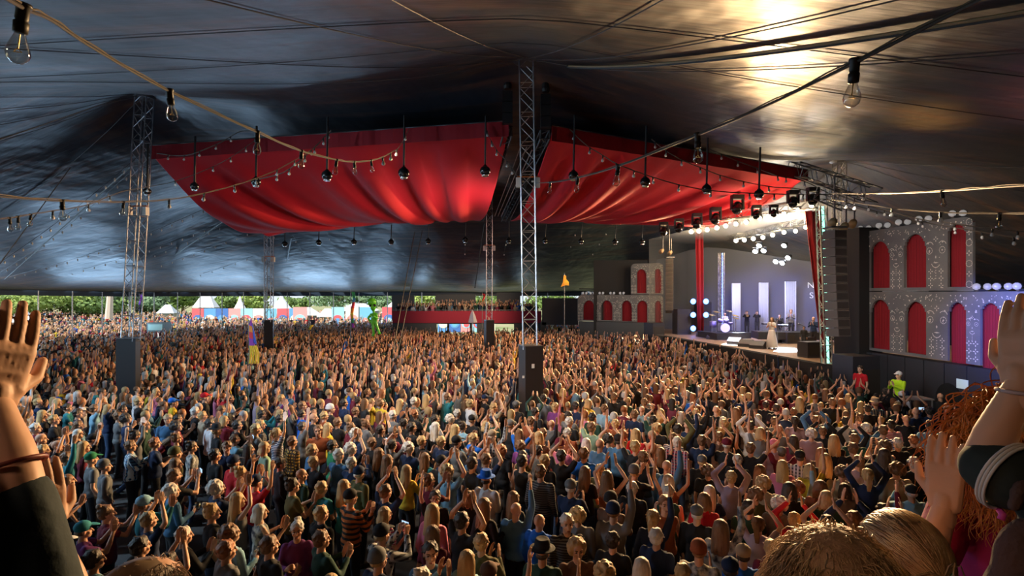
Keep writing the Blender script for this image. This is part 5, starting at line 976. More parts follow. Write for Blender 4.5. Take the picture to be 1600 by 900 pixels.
for ln in PLIST.replace('\n', '|').split('|'):
    t = ln.split(); prs.append(dict(px=float(t[0]), py=float(t[1]), h=t[2], hc=t[3], t=t[4], tc=t[5], p=t[6], f=t[7] if len(t) > 7 else '', s=rp.uniform(.99, 1.09)))
pos2 = []
for d in prs:
    hz = 1.655*d['s']; 
    if d['f'] == 'b': hz = 1.15
    Y = (CH-hz)*F/(d['py']-HOR); d['loc'] = V3(((d['px']-800)/F*Y, Y, 0)); pos2.append(d['loc'])
# people whose details are lost between their neighbours still stand in the gaps
gap_p = []
for _ in range(4000):
    Y = rp.uniform(5.9, 14.4); X = rp.uniform(-.93, .93)*Y; px = 800+F*X/Y; s_ = rp.uniform(.97, 1.07); py = HOR+(CH-1.655*s_)*F/Y
    if px < 265 and 690 < py < 850 or px < 120 and py > 780: continue
    if px > 1430 and py < 700 or X > 12.6: continue
    if px > 1500: continue
    q_ = V3((X, Y, 0))
    if min((q_-a_).length for a_ in pos2) < (.56 if px > 500 else .66): continue
    pos2.append(q_); gap_p.append(1)
    h_ = rp.choice('SSSLLMCPUKBN'); prs.append(dict(px=px, py=py, h=h_, hc=('x' if h_ == 'B' else rp.choice('kngo') if h_ in 'KN' else rp.choice(['bl', 'br', 'dk', 'br', 'gr', 'dk'])), t=rp.choice('TTLLV'), tc=rp.choice(['k', 'n', 'g', 'k', 'k', 'dg', 'm', 'br', 'lb', 'd', 'o']), p=rp.choice(['dn', 'cl', 'cl', 'ch', 'cf', 'ub', 'ur'] if px > 700 else ['dn', 'cl', 'cf', 'dn', 'ch']), f='', s=s_, loc=q_))
print('gap people', len(gap_p))
# nudge people apart where the estimated spots are closer than bodies can stand
for it in range(25):
    for i in range(len(prs)):
        for j in range(i+1, len(prs)):
            a_, b_ = prs[i]['loc'], prs[j]['loc']; d_ = b_-a_; L_ = math.hypot(d_.x, d_.y)
            if L_ < .47:
                k_ = (.47-L_)/2/max(L_, .01); mv = V3((d_.x*k_*.6, d_.y*k_*1.2, 0)); prs[i]['loc'] = a_-mv; prs[j]['loc'] = b_+mv
# labels: look first, then what the person stands beside; every label is used once
for d in prs:
    hn = HN[d['h']]; hn = hn % (HC[d['hc']][0] if d['h'] not in HATC else TC[d['hc']][0]) if '%s' in hn else hn
    d['base'] = f"person in {TC[d['tc']][0]} {TN[d['t']]}, {hn}, {PN[d['p']]}" if d['f'] != 'b' else 'person in maroon top bending down on the open floor'
    if d['f'] == 'c': d['base'] += ', facing the camera'
    d['short'] = f"the {TC[d['tc']][0]} {TN[d['t']]} with {hn}" if d['h'] != 'B' else f"the bald {TC[d['tc']][0]} {TN[d['t']]}"
cnt = {}
for d in prs: cnt[d['base']] = cnt.get(d['base'], 0)+1
sc_ = {}
for d in prs: sc_[d['short']] = sc_.get(d['short'], 0)+1
LMK = [(d['px'], d['py'], d['short'].replace('the ', 'the person in ', 1) if d['h'] == 'Z' else d['short']) for d in prs if sc_[d['short']] == 1 and (d['h'] in HATC or d['tc'] not in ('k', 'n', 'g'))]
LMK += [(830, 640, 'the tall middle mast'), (205, 600, 'the leaning mast')]
used = set()
def place(d):
    if cnt[d['base']] == 1 and d['base'] not in used:
        b_ = d['base'] if len(d['base'].split()) <= 16 else d['base'].replace('right hand held before the chest', 'hand at chest').replace(' hair', '').replace(' at chest height', '')
        used.add(d['base']); used.add(b_); return b_
    for lx, ly, nm in sorted(LMK, key=lambda q: (q[0]-d['px'])**2+((q[1]-d['py'])*1.6)**2):
        dx, dy = d['px']-lx, d['py']-ly
        if abs(dx)+abs(dy) < 3: continue
        w_ = ('left of' if dx < 0 else 'right of') if abs(dx) > abs(dy)*1.3 else ('in front of' if dy > 0 else 'behind')
        b_ = d['base']; L_ = f"{b_}, {w_} {nm}"
        if len(L_.split()) > 16: b_ = b_.replace(' hair', '').replace('long-sleeved top', 'top').replace(' at chest height', '').replace(' before the face', '').replace('right hand held before the chest', 'hand at chest').replace('hands joined overhead', 'hands overhead').replace(', arms down', ''); L_ = f"{b_}, {w_} {nm}"
        if len(L_.split()) > 16: L_ = L_.replace(' with short', ' with').replace('hooded ', '')
        if len(L_.split()) > 16: continue
        if L_ not in used: used.add(L_); return L_
    return d['base']
for d in prs:
    loc = d['loc']; side = d['px'] < 760
    yaw = yaw_to(loc, STAGE_C)+rp.uniform(-.22, .22)
    if d['f'] == 'c': yaw = yaw_to(loc, (loc.x*.6+1.0, 0, 0))
    if d['f'] == 'l': yaw += .5
    o = person(loc, yaw, d['h'], d['hc'], d['t'], d['tc'], d['p'], d['s'], rp.choice('aabc'), face=(d['px'] < 900 or d['f'] == 'c'), low=rp.choice('jk'), under=rp.choice(['br', 'dk', 'bl', 'gr']), tilt=-.75 if d['f'] == 'b' else 0)
    tag(o, place(d), 'person', 'people standing in the near crowd')
# cups and phones in their hands
cup = mat('clear_plastic', (.95, .93, .88), .1, trans=.85); beer = mat('beer', (.6, .3, .04), .2, trans=.3); phm = mat('gloss_black'); scr = mat('phone_screen', (.4, .6, .8), .3, emit=(.4, .6, .85), es=.8)
MESH['cup'] = (lambda g: (g.lathe((0, 0, 0), [(.03, 0), (.034, .002), (.044, .12), (.041, .12), (.033, .01)], 16), g.mesh('cup', cup, True))[1])(MB())
MESH['beer'] = (lambda g: (g.lathe((0, 0, .008), [(.03, 0), (.039, .075)], 16), g.mesh('beer', beer, True))[1])(MB())
def nm_of(d): return d['short'].replace('the ', '')
uc = set()
for d in prs:
    R = Matrix.Rotation(yaw_to(d['loc'], STAGE_C), 3, 'Z')
    if d['p'] == 'hd' and d['tc'] not in ('k',) or d['px'] in (803,):
        o = bpy.data.objects.new('plastic_cup', MESH['cup']); C.objects.link(o); o.location = d['loc']+R@V3((.04, .36, 1.24))*d['s']; l_ = f"clear plastic cup of beer held by {d['short']}".replace('long-sleeved ', '')
        if l_ in uc: l_ = l_.replace('held by', 'in the hand of')
        uc.add(l_); tag(o, l_, 'cup', 'plastic cups in the crowd'); b_ = bpy.data.objects.new('beer', MESH['beer']); C.objects.link(b_); b_.parent = o
    if d['p'] == 'ph':
        o = thing('mobile_phone', f"phone held up by {d['short']}", 'phone', d['loc']+R@V3((0, .39, 1.64))*d['s'], 'phones held up in the crowd', yaw_to(d['loc'], STAGE_C), False); g = MB(); g.box((0, 0, 0), (.15, .009, .075)); g.build('phone_body', phm, o); g = MB(); g.box((0, -.006, 0), (.135, .002, .066)); g.build('screen', scr, o)
# ---------------------------------------------------------------- performers and crew
def at_floor(px, py, Y, z): p = W(px, py, Y); p.z = z; return p
def extra(px, Y, z, hair, hc, top, tc, pose, label, grp=None, look=None, s=1., low='k'):
    p = at_floor(px, 500, Y, z); o = person(p, yaw_to(p, look or (0, 12, 0)), hair, hc, top, tc, pose, s, 'a', True, low); return tag(o, label, 'person', grp)
sg = extra(1206, 30.3, SH, 'L', 'br', 'T', 'w', 'cl', 'singer in a long white dress at the front of the stage', look=(4, 18, 0))
sm = MB(); sm.lathe((0, 0, .08), [(.30, 0), (.31, .02), (.25, .45), (.17, .9), (.14, .98)], 18); dr = sm.build('dress_skirt', mat('white_satin', (.7, .72, .78), .5), sg, True)
extra(1133, 37.3, RZT-.15, 'S', 'bl', 'T', 'w', 'cl', 'drummer in a white t-shirt behind the drum kit', s=.8); extra(1167, 41, SH, 'S', 'dk', 'L', 'k', 'cf', 'horn player in black clothes left of the middle banner')
g = MB(); p = at_floor(1167, 500, 40.65, SH); g.lathe(p+V3((0, -.1, 1.42)), [(.10, 0), (.04, .08), (.02, .2), (.02, .5)], 12, (.2, .8, .35)); tag(g.build('trumpet', brass), 'brass trumpet played by the horn player', 'trumpet')
extra(1183, 41, SH, 'S', 'dk', 'L', 'k', 'cf', 'musician in black clothes just left of the middle banner', look=(12, 30, 0)); extra(1236, 34.6, SH+.3, 'S', 'br', 'L', 'g', 'cl', 'musician in a grey jacket in front of the right banner')
extra(1271, 31, SH, 'B', 'x', 'L', 'n', 'cl', 'bald musician in a dark blue shirt near the backdrop letters'); extra(1256, 30, SH, 'S', 'dk', 'L', 'k', 'dn', 'crouched musician in dark clothes by the amplifiers', s=.72); extra(1218, 37, SH, 'S', 'dk', 'L', 'k', 'cl', 'keyboard player in dark clothes behind the singer', s=.95)
extra(1404, 18.4, .58, 'K', 'w', 'L', 'hv', 'cl', 'steward in a fluorescent yellow vest standing above the crowd', look=(-5, 12, 0)); extra(1344, 19.6, .62, 'S', 'dk', 'T', 'r', 'dn', 'steward in a red tabard at the corner of the stage', look=(-5, 10, 0))
g = MB(); g.box(at_floor(1404, 500, 18.5, .28), (.9, .8, .56)); tag(g.build('equipment_case', mat('box_grey')), 'grey case the yellow-vested steward stands on', 'case'); g = MB(); g.box(at_floor(1344, 500, 19.7, .3), (.8, .8, .6)); tag(g.build('barrier_step', mat('amp_black')), 'black step the red-tabard steward stands on', 'step')
g = MB(); p = at_floor(1430, 500, 17.9, 1.55); o = thing('side_table', 'tall grey topped table with thin legs by the black plinth', 'table', (p.x, p.y, 0)); g.box(p, (.8, .6, .04)); g.build('table_top', mat('table_grey', (.22, .2, .2), .5), o)
for a_ in (-1, 1):
    for b_ in (-1, 1): g = MB(); g.tube([p+V3((a_*.36, b_*.26, 0)), V3((p.x+a_*.36, p.y+b_*.26, 0))], .025, 6); g.build('leg', steel, o)
g = MB(); p = at_floor(1500, 500, 16.3, .6); o = thing('crowd_barrier', 'grey steel crowd barrier in front of the arched doorway', 'barrier', (p.x, p.y, 0)); g.box(p, (1.7, .05, .98)); g.build('panel', mat('barrier_grey', (.16, .18, .22), .5, .3), o); g = MB(); g.box(p+V3((0, 0, .5)), (1.75, .08, .05)); g.box(p+V3((0, -.04, 0)), (1.75, .05, .05)); g.build('rail', steel, o)

# ---------------------------------------------------------------- the great crowd behind them: one mass nobody could count
def low_person(kind, rs, sides=6):
    """returns verts (n,3), faces, colour codes per vertex: 0 skin 1 hair 2 top 3 trousers"""
    v = []; f = []; c = []
    def ringset(rings, codes, n):
        k = len(v)
        for r, cc in zip(rings, codes):
            for p in r: v.append(p); c.append(cc)
        for i in range(len(rings)-1):
            for j in range(n): f.append((k+i*n+j, k+i*n+(j+1) % n, k+(i+1)*n+(j+1) % n, k+(i+1)*n+j))
        f.append(tuple(k+(len(rings)-1)*n+j for j in range(n)))
    def er(cx, cy, z, rx, ry, n): return [(cx+rx*math.cos(2*PI*j/n), cy+ry*math.sin(2*PI*j/n), z) for j in range(n)]
    n = sides+2
    ringset([er(0, 0, .88, .16, .12, n), er(0, 0, 1.1, .15, .11, n), er(0, 0, 1.32, .19, .12, n), er(0, 0, 1.43, .17, .09, n), er(0, 0, 1.48, .06, .06, n)], [2]*5, n)
    ringset([er(0, 0, .05, .14, .10, n), er(0, 0, .9, .16, .12, n)], [3, 3], n)
    # head with face
    ringset([er(0, 0, 1.46, .05, .05, n), er(0, .015, 1.53, .05, .06, n), er(0, .015, 1.60, .072, .09, n), er(0, 0, 1.67, .078, .095, n), er(0, 0, 1.73, .05, .07, n)], [0]*5, n)
    hb = {'s': 1.62, 'l': 1.42, 'c': 1.58}[kind[0]]; hw = {'s': .084, 'l': .095, 'c': .11}[kind[0]]
    ringset([er(0, -.045, hb, hw*.9, .06, n), er(0, -.04, 1.62, hw, .075, n), er(0, -.022, 1.69, hw, .098, n), er(0, -.02, 1.745, hw*.75, .075, n), er(0, -.02, 1.77, hw*.3, .03, n)], [1]*5, n)
    J = jointset(kind[1]); slv = kind[2]
    for A in (J['R'], J['L']):
        pts = [A['sh'], A['sh'].lerp(A['el'], .55), A['el'], A['wr'], A['wr']+A['hd']*.09, A['wr']+A['hd']*.17]; rr = [.055, .05, .04, .026, .042, .02]; cc = [2, 2, 2 if slv else 0, 2 if slv else 0, 0, 0]
        rings = []; m_ = max(4, sides-1)
        for i, p in enumerate(pts):
            d = (pts[min(i+1, 5)]-pts[max(i-1, 0)]).normalized(); up = V3((0, 1, 0)) if abs(d.y) < .9 else V3((1, 0, 0)); a_ = d.cross(up).normalized(); b_ = a_.cross(d); fl = .5 if i >= 4 else 1
            rings.append([tuple(p+a_*math.cos(2*PI*j/m_)*rr[i]*fl+b_*math.sin(2*PI*j/m_)*rr[i]) for j in range(m_)])
        if not slv: rings.insert(2, [tuple(V3(q)) for q in rings[1]]); cc = [2, 2, 0, 0, 0, 0, 0]
        ringset(rings, cc, m_)
    return np.array(v, np.float32), f, np.array(c)
def crowd():
    rs = np.random.RandomState(5)
    temps = {}
    for hk in 'slc':
        for ps in ('dn', 'cl', 'cf', 'ch', 'ub', 'ur', 'ul'):
            for sl in (0, 1): temps[(hk, ps, sl)] = low_person((hk, ps, sl), rs)
    taken = [(d['loc'].x, d['loc'].y) for d in prs]; grid = {}
    def cell(x, y): return (int(math.floor(x)), int(math.floor(y)))
    for p in taken: grid.setdefault(cell(*p), []).append(p)
    for mx_, my_ in [(13.1, 18.4), (12.5, 19.6), (13.2, 17.9), (.62, 17.3), (-14.2, 20), (-1.44, 34), (-15.2, 34), (-29.8, 46)]:
        for dx in (-.35, 0, .35): 
            for dy in (-.35, 0, .35): grid.setdefault(cell(mx_+dx, my_+dy), []).append((mx_+dx, my_+dy))
    out = []
    def edge_x(y): # stage/facade line that bounds the crowd on the right
        if y > 46: return 5.0
        if y > 42: return 5.2
        if y > 41: return 9.5
        if y > 22: return 10.3+(41.2-y)/(41.2-22.3)*2.4
        return 12.9
    def try_add(x, y, rmin, z=0):
        cx, cy = cell(x, y)
        for i in (-1, 0, 1):
            for j in (-1, 0, 1):
                for q in grid.get((cx+i, cy+j), ()):
                    if (q[0]-x)**2+(q[1]-y)**2 < rmin*rmin: return
        grid.setdefault((cx, cy), []).append((x, y)); out.append((x, y, z))
    for _ in range(52000):
        y = rs.uniform(14.2, 60); x = rs.uniform(-.98*y, min(edge_x(y), .98*y))
        py = HOR+3.35*F/y; 
        if abs(x-(-15)) < 0 : continue
        if y < 19 and py > 652: continue
        if 15 < y < 19 and x > 12.3: continue
        if 47 < y and x > -12 and x < 6: continue
        rmin = .52+.10*rs.rand() if x > -20 else .6+.35*rs.rand()
        if y < 24 and x < -18.5 and y > 21: rmin += .1
        try_add(x, y, rmin)
    n_in = len(out)
    for _ in range(5200):
        y = rs.uniform(58, 105); x = rs.uniform(-.98*y, -.15*y if y > 62 else -.25*y); try_add(x, y, 1.0)
    for _ in range(1200): x = rs.uniform(-34, -12); y = rs.uniform(46, 62); try_add(x, y, .85)
    for _ in range(400): try_add(rs.uniform(2.5, 6.5), rs.uniform(50, 60), .9)
    for _ in range(420): x = rs.uniform(-11.2, 2.5); try_add(x, rs.uniform(52.4, 54.6), .45, 2.25)
    print('crowd size', len(out))
    skin = np.array([(.62, .36, .24), (.52, .29, .18), (.58, .33, .21), (.3, .16, .1)]); hairc = np.array([HC[k][1] for k in ('bl', 'br', 'dk', 'br', 'bl', 'gr', 'rd')])
    dark = np.array([TC[k][1] for k in ('k', 'k', 'n', 'g', 'k', 'm', 'br', 'dg')]); brt = np.array([TC[k][1] for k in ('w', 'lb', 'r', 'd', 't', 'lc', 'be', 'b', 'w', 'g', 'y', 'pk')])
    VV = []; FF = []; CC = []; FL = []; k0 = 0
    for (x, y, z) in out:
        west = x < -12 or y > 56; hk = 'slsc'[rs.randint(4)] if rs.rand() > .15 else 'l'
        up = (y > 18 and x > -12) or z > 0
        ps = rs.choice(['dn', 'cl', 'cf', 'ch', 'ub', 'ur', 'ul'], p=[.10, .08, .16, .28, .22, .08, .08] if up else [.36, .18, .18, .1, .08, .05, .05])
        if y > 60 or x < -.75*y and y > 30: ps = rs.choice(['dn', 'cl', 'ch'], p=[.8, .15, .05])
        V, Fc, c = temps[(hk, ps, int(rs.rand() < .4))]
        s = rs.uniform(.92, 1.06); yw = yaw_to((x, y, 0), STAGE_C)+rs.normal()*.18; ca, sa = math.cos(yw)*s, math.sin(yw)*s
        P = np.empty_like(V); P[:, 0] = V[:, 0]*ca-V[:, 1]*sa+x; P[:, 1] = V[:, 0]*sa+V[:, 1]*ca+y; P[:, 2] = V[:, 2]*s+z
        pal = np.array([skin[rs.randint(3) if rs.rand() < .97 else 3], hairc[rs.randint(7)], dark[rs.randint(8)] if rs.rand() < (.55 if west else .8) else brt[rs.randint(12)], (.015, .02, .04)])
        VV.append(P); CC.append(pal[c]); FF.append((Fc, k0)); k0 += len(V)
    V = np.concatenate(VV); Cc = np.concatenate(CC); 
    loops = []; sizes = []; cache = {}
    for Fc, k in FF:
        key = id(Fc)
        if key not in cache: cache[key] = (np.array([i for f in Fc for i in f], np.int32), np.array([len(f) for f in Fc], np.int32))
        a_, b_ = cache[key]; loops.append(a_+k); sizes.append(b_)
    loops = np.concatenate(loops); sizes = np.concatenate(sizes)
    me = bpy.data.meshes.new('crowd'); me.vertices.add(len(V)); me.vertices.foreach_set('co', V.ravel()); me.loops.add(len(loops)); me.loops.foreach_set('vertex_index', loops); me.polygons.add(len(sizes))
    st = np.zeros(len(sizes), np.int32); st[1:] = np.cumsum(sizes)[:-1]; me.polygons.foreach_set('loop_start', st); me.polygons.foreach_set('use_smooth', np.ones(len(sizes), bool)); me.update(calc_edges=True)
    at_ = me.color_attributes.new('Col', 'FLOAT_COLOR', 'POINT'); c4 = np.ones((len(V), 4), np.float32); c4[:, :3] = Cc; at_.data.foreach_set('color', c4.ravel())
    m = bpy.data.materials.new('crowd_cloth_skin_hair'); m.use_nodes = True; n = m.node_tree.nodes; b = n['Principled BSDF']; b.inputs['Roughness'].default_value = .65; b.inputs['Specular IOR Level'].default_value = .35
    va = n.new('ShaderNodeVertexColor'); va.layer_name = 'Col'; m.node_tree.links.new(va.outputs[0], b.inputs['Base Color']); me.materials.append(m)
    o = bpy.data.objects.new('crowd', me); C.objects.link(o); tag(o, 'dense festival crowd filling the tent floor back to the trees, arms raised', 'crowd', kind='stuff')
crowd()
# ================================================================ people on the viewing platform right beside the camera
def strands(name, parent, cen, R, m, n, length, r0=.0016, curl=(0, 0), spread=.3, region=None, seed=1, rad=(.083, .1, .094), steps=9, lift=.35, gather=None, grav=1.0, side=4):
    """hair as many tapered tubes rooted on the skull; all in world coordinates"""
    r_ = random.Random(seed); V = []; Fc = []
    for _ in range(n):
        for _t in range(20):
            a_ = r_.uniform(0, 2*PI); z = r_.uniform(-.45, 1); q = math.sqrt(max(0, 1-z*z)); d = V3((q*math.cos(a_), q*math.sin(a_), z))
            if region is None or region(d): break
        p = V3((0, -.015, 0))+V3((d.x*rad[0], d.y*rad[1], d.z*rad[2])); dirv = (d*lift+V3((0, -.35, -.15))+V3((r_.gauss(0, spread), r_.gauss(0, spread), r_.gauss(0, spread)*.6))).normalized()
        L_ = length*r_.uniform(.7, 1.15); st = L_/steps; ph = r_.uniform(0, 6.28); pts = [p.copy()]; ph2 = r_.uniform(0, 6.28)
        side_v = V3((r_.gauss(0, 1), r_.gauss(0, 1), r_.gauss(0, .4))).normalized(); tgt = None if gather is None else V3(gather)
        for k in range(steps):
            g_ = min(1, (k+1)/steps*1.6)*grav; dv = dirv*(1-g_*.75)+V3((d.x*.22, d.y*.22-.03, -1))*g_
            if tgt is not None: dv = (tgt-p).normalized()*1.2+d*max(0, .5-k*.16)
            dv = dv.normalized()
            p = p+dv*st
            e = V3((p.x/rad[0], (p.y+.015)/rad[1], p.z/rad[2])); le = e.length
            if le < 1.03 and tgt is None: e *= 1.03/max(le, .01); p = V3((e.x*rad[0], e.y*rad[1]-.015, e.z*rad[2]))
            if le < 1.05 and tgt is not None: e *= 1.05/max(le, .01); p = V3((e.x*rad[0], e.y*rad[1]-.015, e.z*rad[2]))
            cv = curl[0]*min(1, (k+1)/3); pts.append(p+side_v*math.sin(ph+k*curl[1])*cv+V3((math.cos(ph2+k*curl[1]*.9), math.sin(ph2+k*curl[1]*.9), 0))*cv*.6)
        pts = [V3(cen)+R@q for q in pts]; k0 = len(V)
        for i, q in enumerate(pts):
            dd = (pts[min(i+1, len(pts)-1)]-pts[max(i-1, 0)]).normalized(); u = dd.cross(V3((.3, .9, .2))).normalized(); w_ = u.cross(dd); rr = r0*(1-.8*(i/(len(pts)-1))**2)
            for j in range(side): t = 2*PI*j/side; V.append(tuple(q+u*math.cos(t)*rr+w_*math.sin(t)*rr))
        for i in range(len(pts)-1):
            for j in range(side): Fc.append((k0+i*side+j, k0+i*side+(j+1) % side, k0+(i+1)*side+(j+1) % side, k0+(i+1)*side+j))
    me = bpy.data.meshes.new(name); me.from_pydata(V, [], Fc); me.materials.append(m); me.polygons.foreach_set('use_smooth', [True]*len(Fc)); o = bpy.data.objects.new(name, me); C.objects.link(o); o.parent = parent
    o.matrix_parent_inverse = (Matrix.Translation(parent.location) @ Matrix.Rotation(parent.rotation_euler.z, 4, 'Z')).inverted(); return o
def fg_person(hc_, yaw, J, fem, top, topm, label, skin=None, voxel=.007, hemk=1):
    hc_ = V3(hc_); root = hc_-V3((0, 0, 1.655)); R = Matrix.Rotation(yaw, 3, 'Z'); Ri = R.inverted()
    JJ = {'pose': 'x'}
    base = jointset('dn', fem)
    for k in 'RL':
        A = J.get(k)
        if A is None: JJ[k] = base[k]; continue
        sh = base[k]['sh'] if A.get('sh') is None else Ri@(V3(A['sh'])-root); JJ[k] = dict(sh=sh, el=Ri@(V3(A['el'])-root), wr=Ri@(V3(A['wr'])-root), hd=(Ri@V3(A['hd'])).normalized(), pn=(Ri@V3(A['pn'])).normalized())
    me = body(JJ, fem, voxel, 'person', skin or SKN['a']); o = bpy.data.objects.new('person', me); C.objects.link(o); o.location = root; o.rotation_euler = (0, 0, yaw)
    s = bpy.data.objects.new('shirt' if top in 'TV' else 'jacket', shirt(JJ, top, fem, .009, 'shirt', topm)); C.objects.link(s); s.parent = o
    part('trousers', get('legs', legs_mesh), jeans, o); part('shoes', get('shoes', shoe_mesh), shoem, o); part('eyes', get('eyes', face_mesh), None, o); part('mouth', get('lips', lip_mesh), None, o)
    tag(o, label, 'person', 'people on the viewing platform beside the camera'); return o, root, R
def bracelet(p, d, r, m, label, parent=None):
    g = MB(); d = V3(d).normalized(); u = d.cross(V3((0, 1, 0))).normalized(); w_ = u.cross(d); pts = [V3(p)+(u*math.cos(t)+w_*math.sin(t))*r for t in [2*PI*i/24 for i in range(25)]]; g.tube(pts, .0035, 8); o = g.build('bracelet', m, None, True); return tag(o, label, 'bracelet')
hair_red = mat('hair_red_curls', (.38, .11, .02), .45, spec=.5, var=((.6, .24, .05), 14)); hair_bl = mat('hair_dark_blond', (.34, .2, .09), .45, var=((.62, .42, .2), 22)); hair_lb = mat('hair_light_blond', (.5, .38, .2), .45, var=((.3, .19, .09), 18)); hair_gb = mat('hair_grey_brown', (.2, .14, .09), .5, var=((.4, .32, .24), 20))
mag = mat('magenta_cotton', (.33, .008, .12), .85, bump=(9, .5)); blk = mat('black_green_cotton', (.012, .022, .02), .85, bump=(7, .6))
# woman in magenta with long red curls, clapping
Hd = W(1606, 672, 1.4); yw = yaw_to(Hd, STAGE_C)
o1, rt, R1 = fg_person(Hd, yw, {'L': dict(el=W(1440, 915, 1.3), wr=W(1476, 792, 1.27), hd=(.03, .02, 1), pn=(.8, .5, 0)), 'R': None}, True, 'T', mag, 'person in magenta top with long ginger curls clapping at the right edge')
g = MB(); g.ell((0, -.03, .0), (.1, .11, .1)); g.ell((0, -.07, -.1), (.105, .065, .12)); hp = g.build('hair_cap', mat('hair_under_red', (.12, .035, .01), .7), o1, True); hp.location = (0, 0, 1.655)
strands('hair', o1, Hd, R1, hair_red, 4200, .23, .0021, (.010, .75), .25, lambda d: d.y < .55 or d.z > .45, 3, steps=24, lift=.12, rad=(.105, .115, .105), side=4)
# person in black with a striped shoulder, arm up
Hd = W(1775, 545, .95); yw = yaw_to(Hd, STAGE_C)
o2, rt, R2 = fg_person(Hd, yw, {'L': dict(sh=W(1575, 745, .98), el=W(1534, 722, 1.02), wr=W(1596, 600, .99), hd=(.12, .12, 1), pn=(.95, .2, 0)), 'R': None}, True, 'T', blk, 'person in black t-shirt with white shoulder stripes raising a bare arm, right edge')
strands('hair', o2, Hd, R2, hair_lb, 1100, .17, .0022, (.006, .9), .2, lambda d: d.y < .5 or d.z > .5, 5, steps=12, lift=.15)
def ribbon(pts, wd, parent, m, name='stripe'):
    g = MB(); pts = cat_pts([V3(p) for p in pts], 6); g.tube(pts, wd, 8); o = g.build(name, m, None, True); o.parent = parent; o.matrix_parent_inverse = (Matrix.Translation(parent.location) @ Matrix.Rotation(parent.rotation_euler.z, 4, 'Z')).inverted(); return o
wm = mat('white_stripe', (.65, .65, .64), .8)
for k in range(3):
    A_, B_ = W(1575, 745, .98), W(1534, 722, 1.02); ax = (B_-A_).normalized(); u_ = ax.cross(V3((0, 0, 1))).normalized(); v_ = ax.cross(u_); c_ = A_+(B_-A_)*(-.1+.13*k)
    g = MB(); g.tube([c_+(u_*math.cos(t)+v_*math.sin(t))*.0635 for t in [2*PI*i/30 for i in range(31)]], .0028, 6); so = g.build('stripe', wm, None, True); so.parent = o2; so.matrix_parent_inverse = (Matrix.Translation(o2.location) @ Matrix.Rotation(yw, 4, 'Z')).inverted()
bracelet(W(1592, 612, .992), (.08, 0, 1), .031, mat('woven_band', (.5, .4, .42), .7), 'pale woven bracelet on the raised arm at the right edge')
# brown cloth bag between them
g = MB(); g.ell(W(1608, 890, .93), (.06, .04, .09)); g.ell(W(1602, 935, .93), (.07, .05, .07)); g.tube([W(1583, 800, .92), W(1592, 760, .93), W(1618, 730, .96)], .012, 8); bag = bpy.data.objects.new('shoulder_bag', remesh(g, .009, 'shoulder_bag', mat('brown_cloth', (.085, .05, .045), .9, bump=(60, .4)), 3)); C.objects.link(bag); tag(bag, 'brown cloth bag hanging from the black-shirted shoulder at the lower right', 'bag')
g = MB(); g.tube([W(1562, 797, .99), W(1567, 804, .98), W(1564, 812, .98)], .006, 8); pk = g.build('pink_strap', mat('pink_strap', (.6, .06, .35), .5), None, True); tag(pk, 'bright pink strap peeking out above the brown bag', 'strap')
# dark blond ponytail with a green tie
Hd = W(1404, 868, 1.22); yw = yaw_to(Hd, STAGE_C)+.15
o4, rt, R4 = fg_person(Hd, yw, {}, True, 'T', cloth_mats['g'], 'person with dark blond ponytail and green hair tie at the bottom right'); tdl = (R4.inverted()@V3((.2, -.96, -.1))).normalized(); tie = Hd+R4@V3((tdl.x*.094, tdl.y*.112-.015, tdl.z*.1))
hair_c = mat('hair_under', (.13, .08, .04), .6); g = MB(); g.ell((0, -.02, .012), (.084, .1, .092)); hp = g.build('hair_cap', hair_c, o4, True); hp.location = (0, 0, 1.655)
def combed(parent, cen, R, m, n, tdir, rad=(.086, .102, .095), seed=4):
    r_ = random.Random(seed); mb_ = MB()
    for _ in range(n):
        while True:
            a_ = r_.uniform(0, 2*PI); z = r_.uniform(-.5, 1); q = math.sqrt(1-z*z); d_ = V3((q*math.cos(a_), q*math.sin(a_), z))
            if (d_.y < .55 or d_.z > .45) and d_.dot(tdir) > -.8: break
        h_ = r_.uniform(1.0, 1.07); pts = []; w_ = V3((r_.gauss(0, 1), r_.gauss(0, 1), r_.gauss(0, 1)))*.06
        for k in range(13):
            t = k/12; e = (d_*(1-t)+tdir*t+w_*math.sin(PI*t)).normalized(); hh = h_+.03*math.sin(PI*t); pts.append(cen+R@V3((e.x*rad[0]*hh, e.y*rad[1]*hh-.015, e.z*rad[2]*hh)))
        mb_.tube(pts, [.0017]*12+[.001], 3, cap=False)
    o_ = mb_.build('hair', m, None, True); o_.parent = parent; o_.matrix_parent_inverse = (Matrix.Translation(parent.location) @ Matrix.Rotation(parent.rotation_euler.z, 4, 'Z')).inverted()
combed(o4, Hd, R4, hair_bl, 2600, tdl)
strands('ponytail', o4, tie+V3((0, 0, -.012)), R4, hair_lb, 500, .2, .0018, (.006, .6), .12, None, 8, rad=(.02, .02, .03), steps=9)
g = MB(); ang = [2*PI*i/40 for i in range(41)]; g.tube([tie+R4@V3((.03*math.cos(t), .024*math.sin(t)-.01, .012+.007*math.sin(t*7))) for t in ang], [.010+.003*math.sin(i*1.9) for i in range(41)], 8); tie_o = g.build('hair_tie', mat('green_scrunchie', (.2, .5, .33), .7, bump=(80, .8)), None, True); tie_o.parent = o4; tie_o.matrix_parent_inverse = (Matrix.Translation(o4.location) @ Matrix.Rotation(yw, 4, 'Z')).inverted()
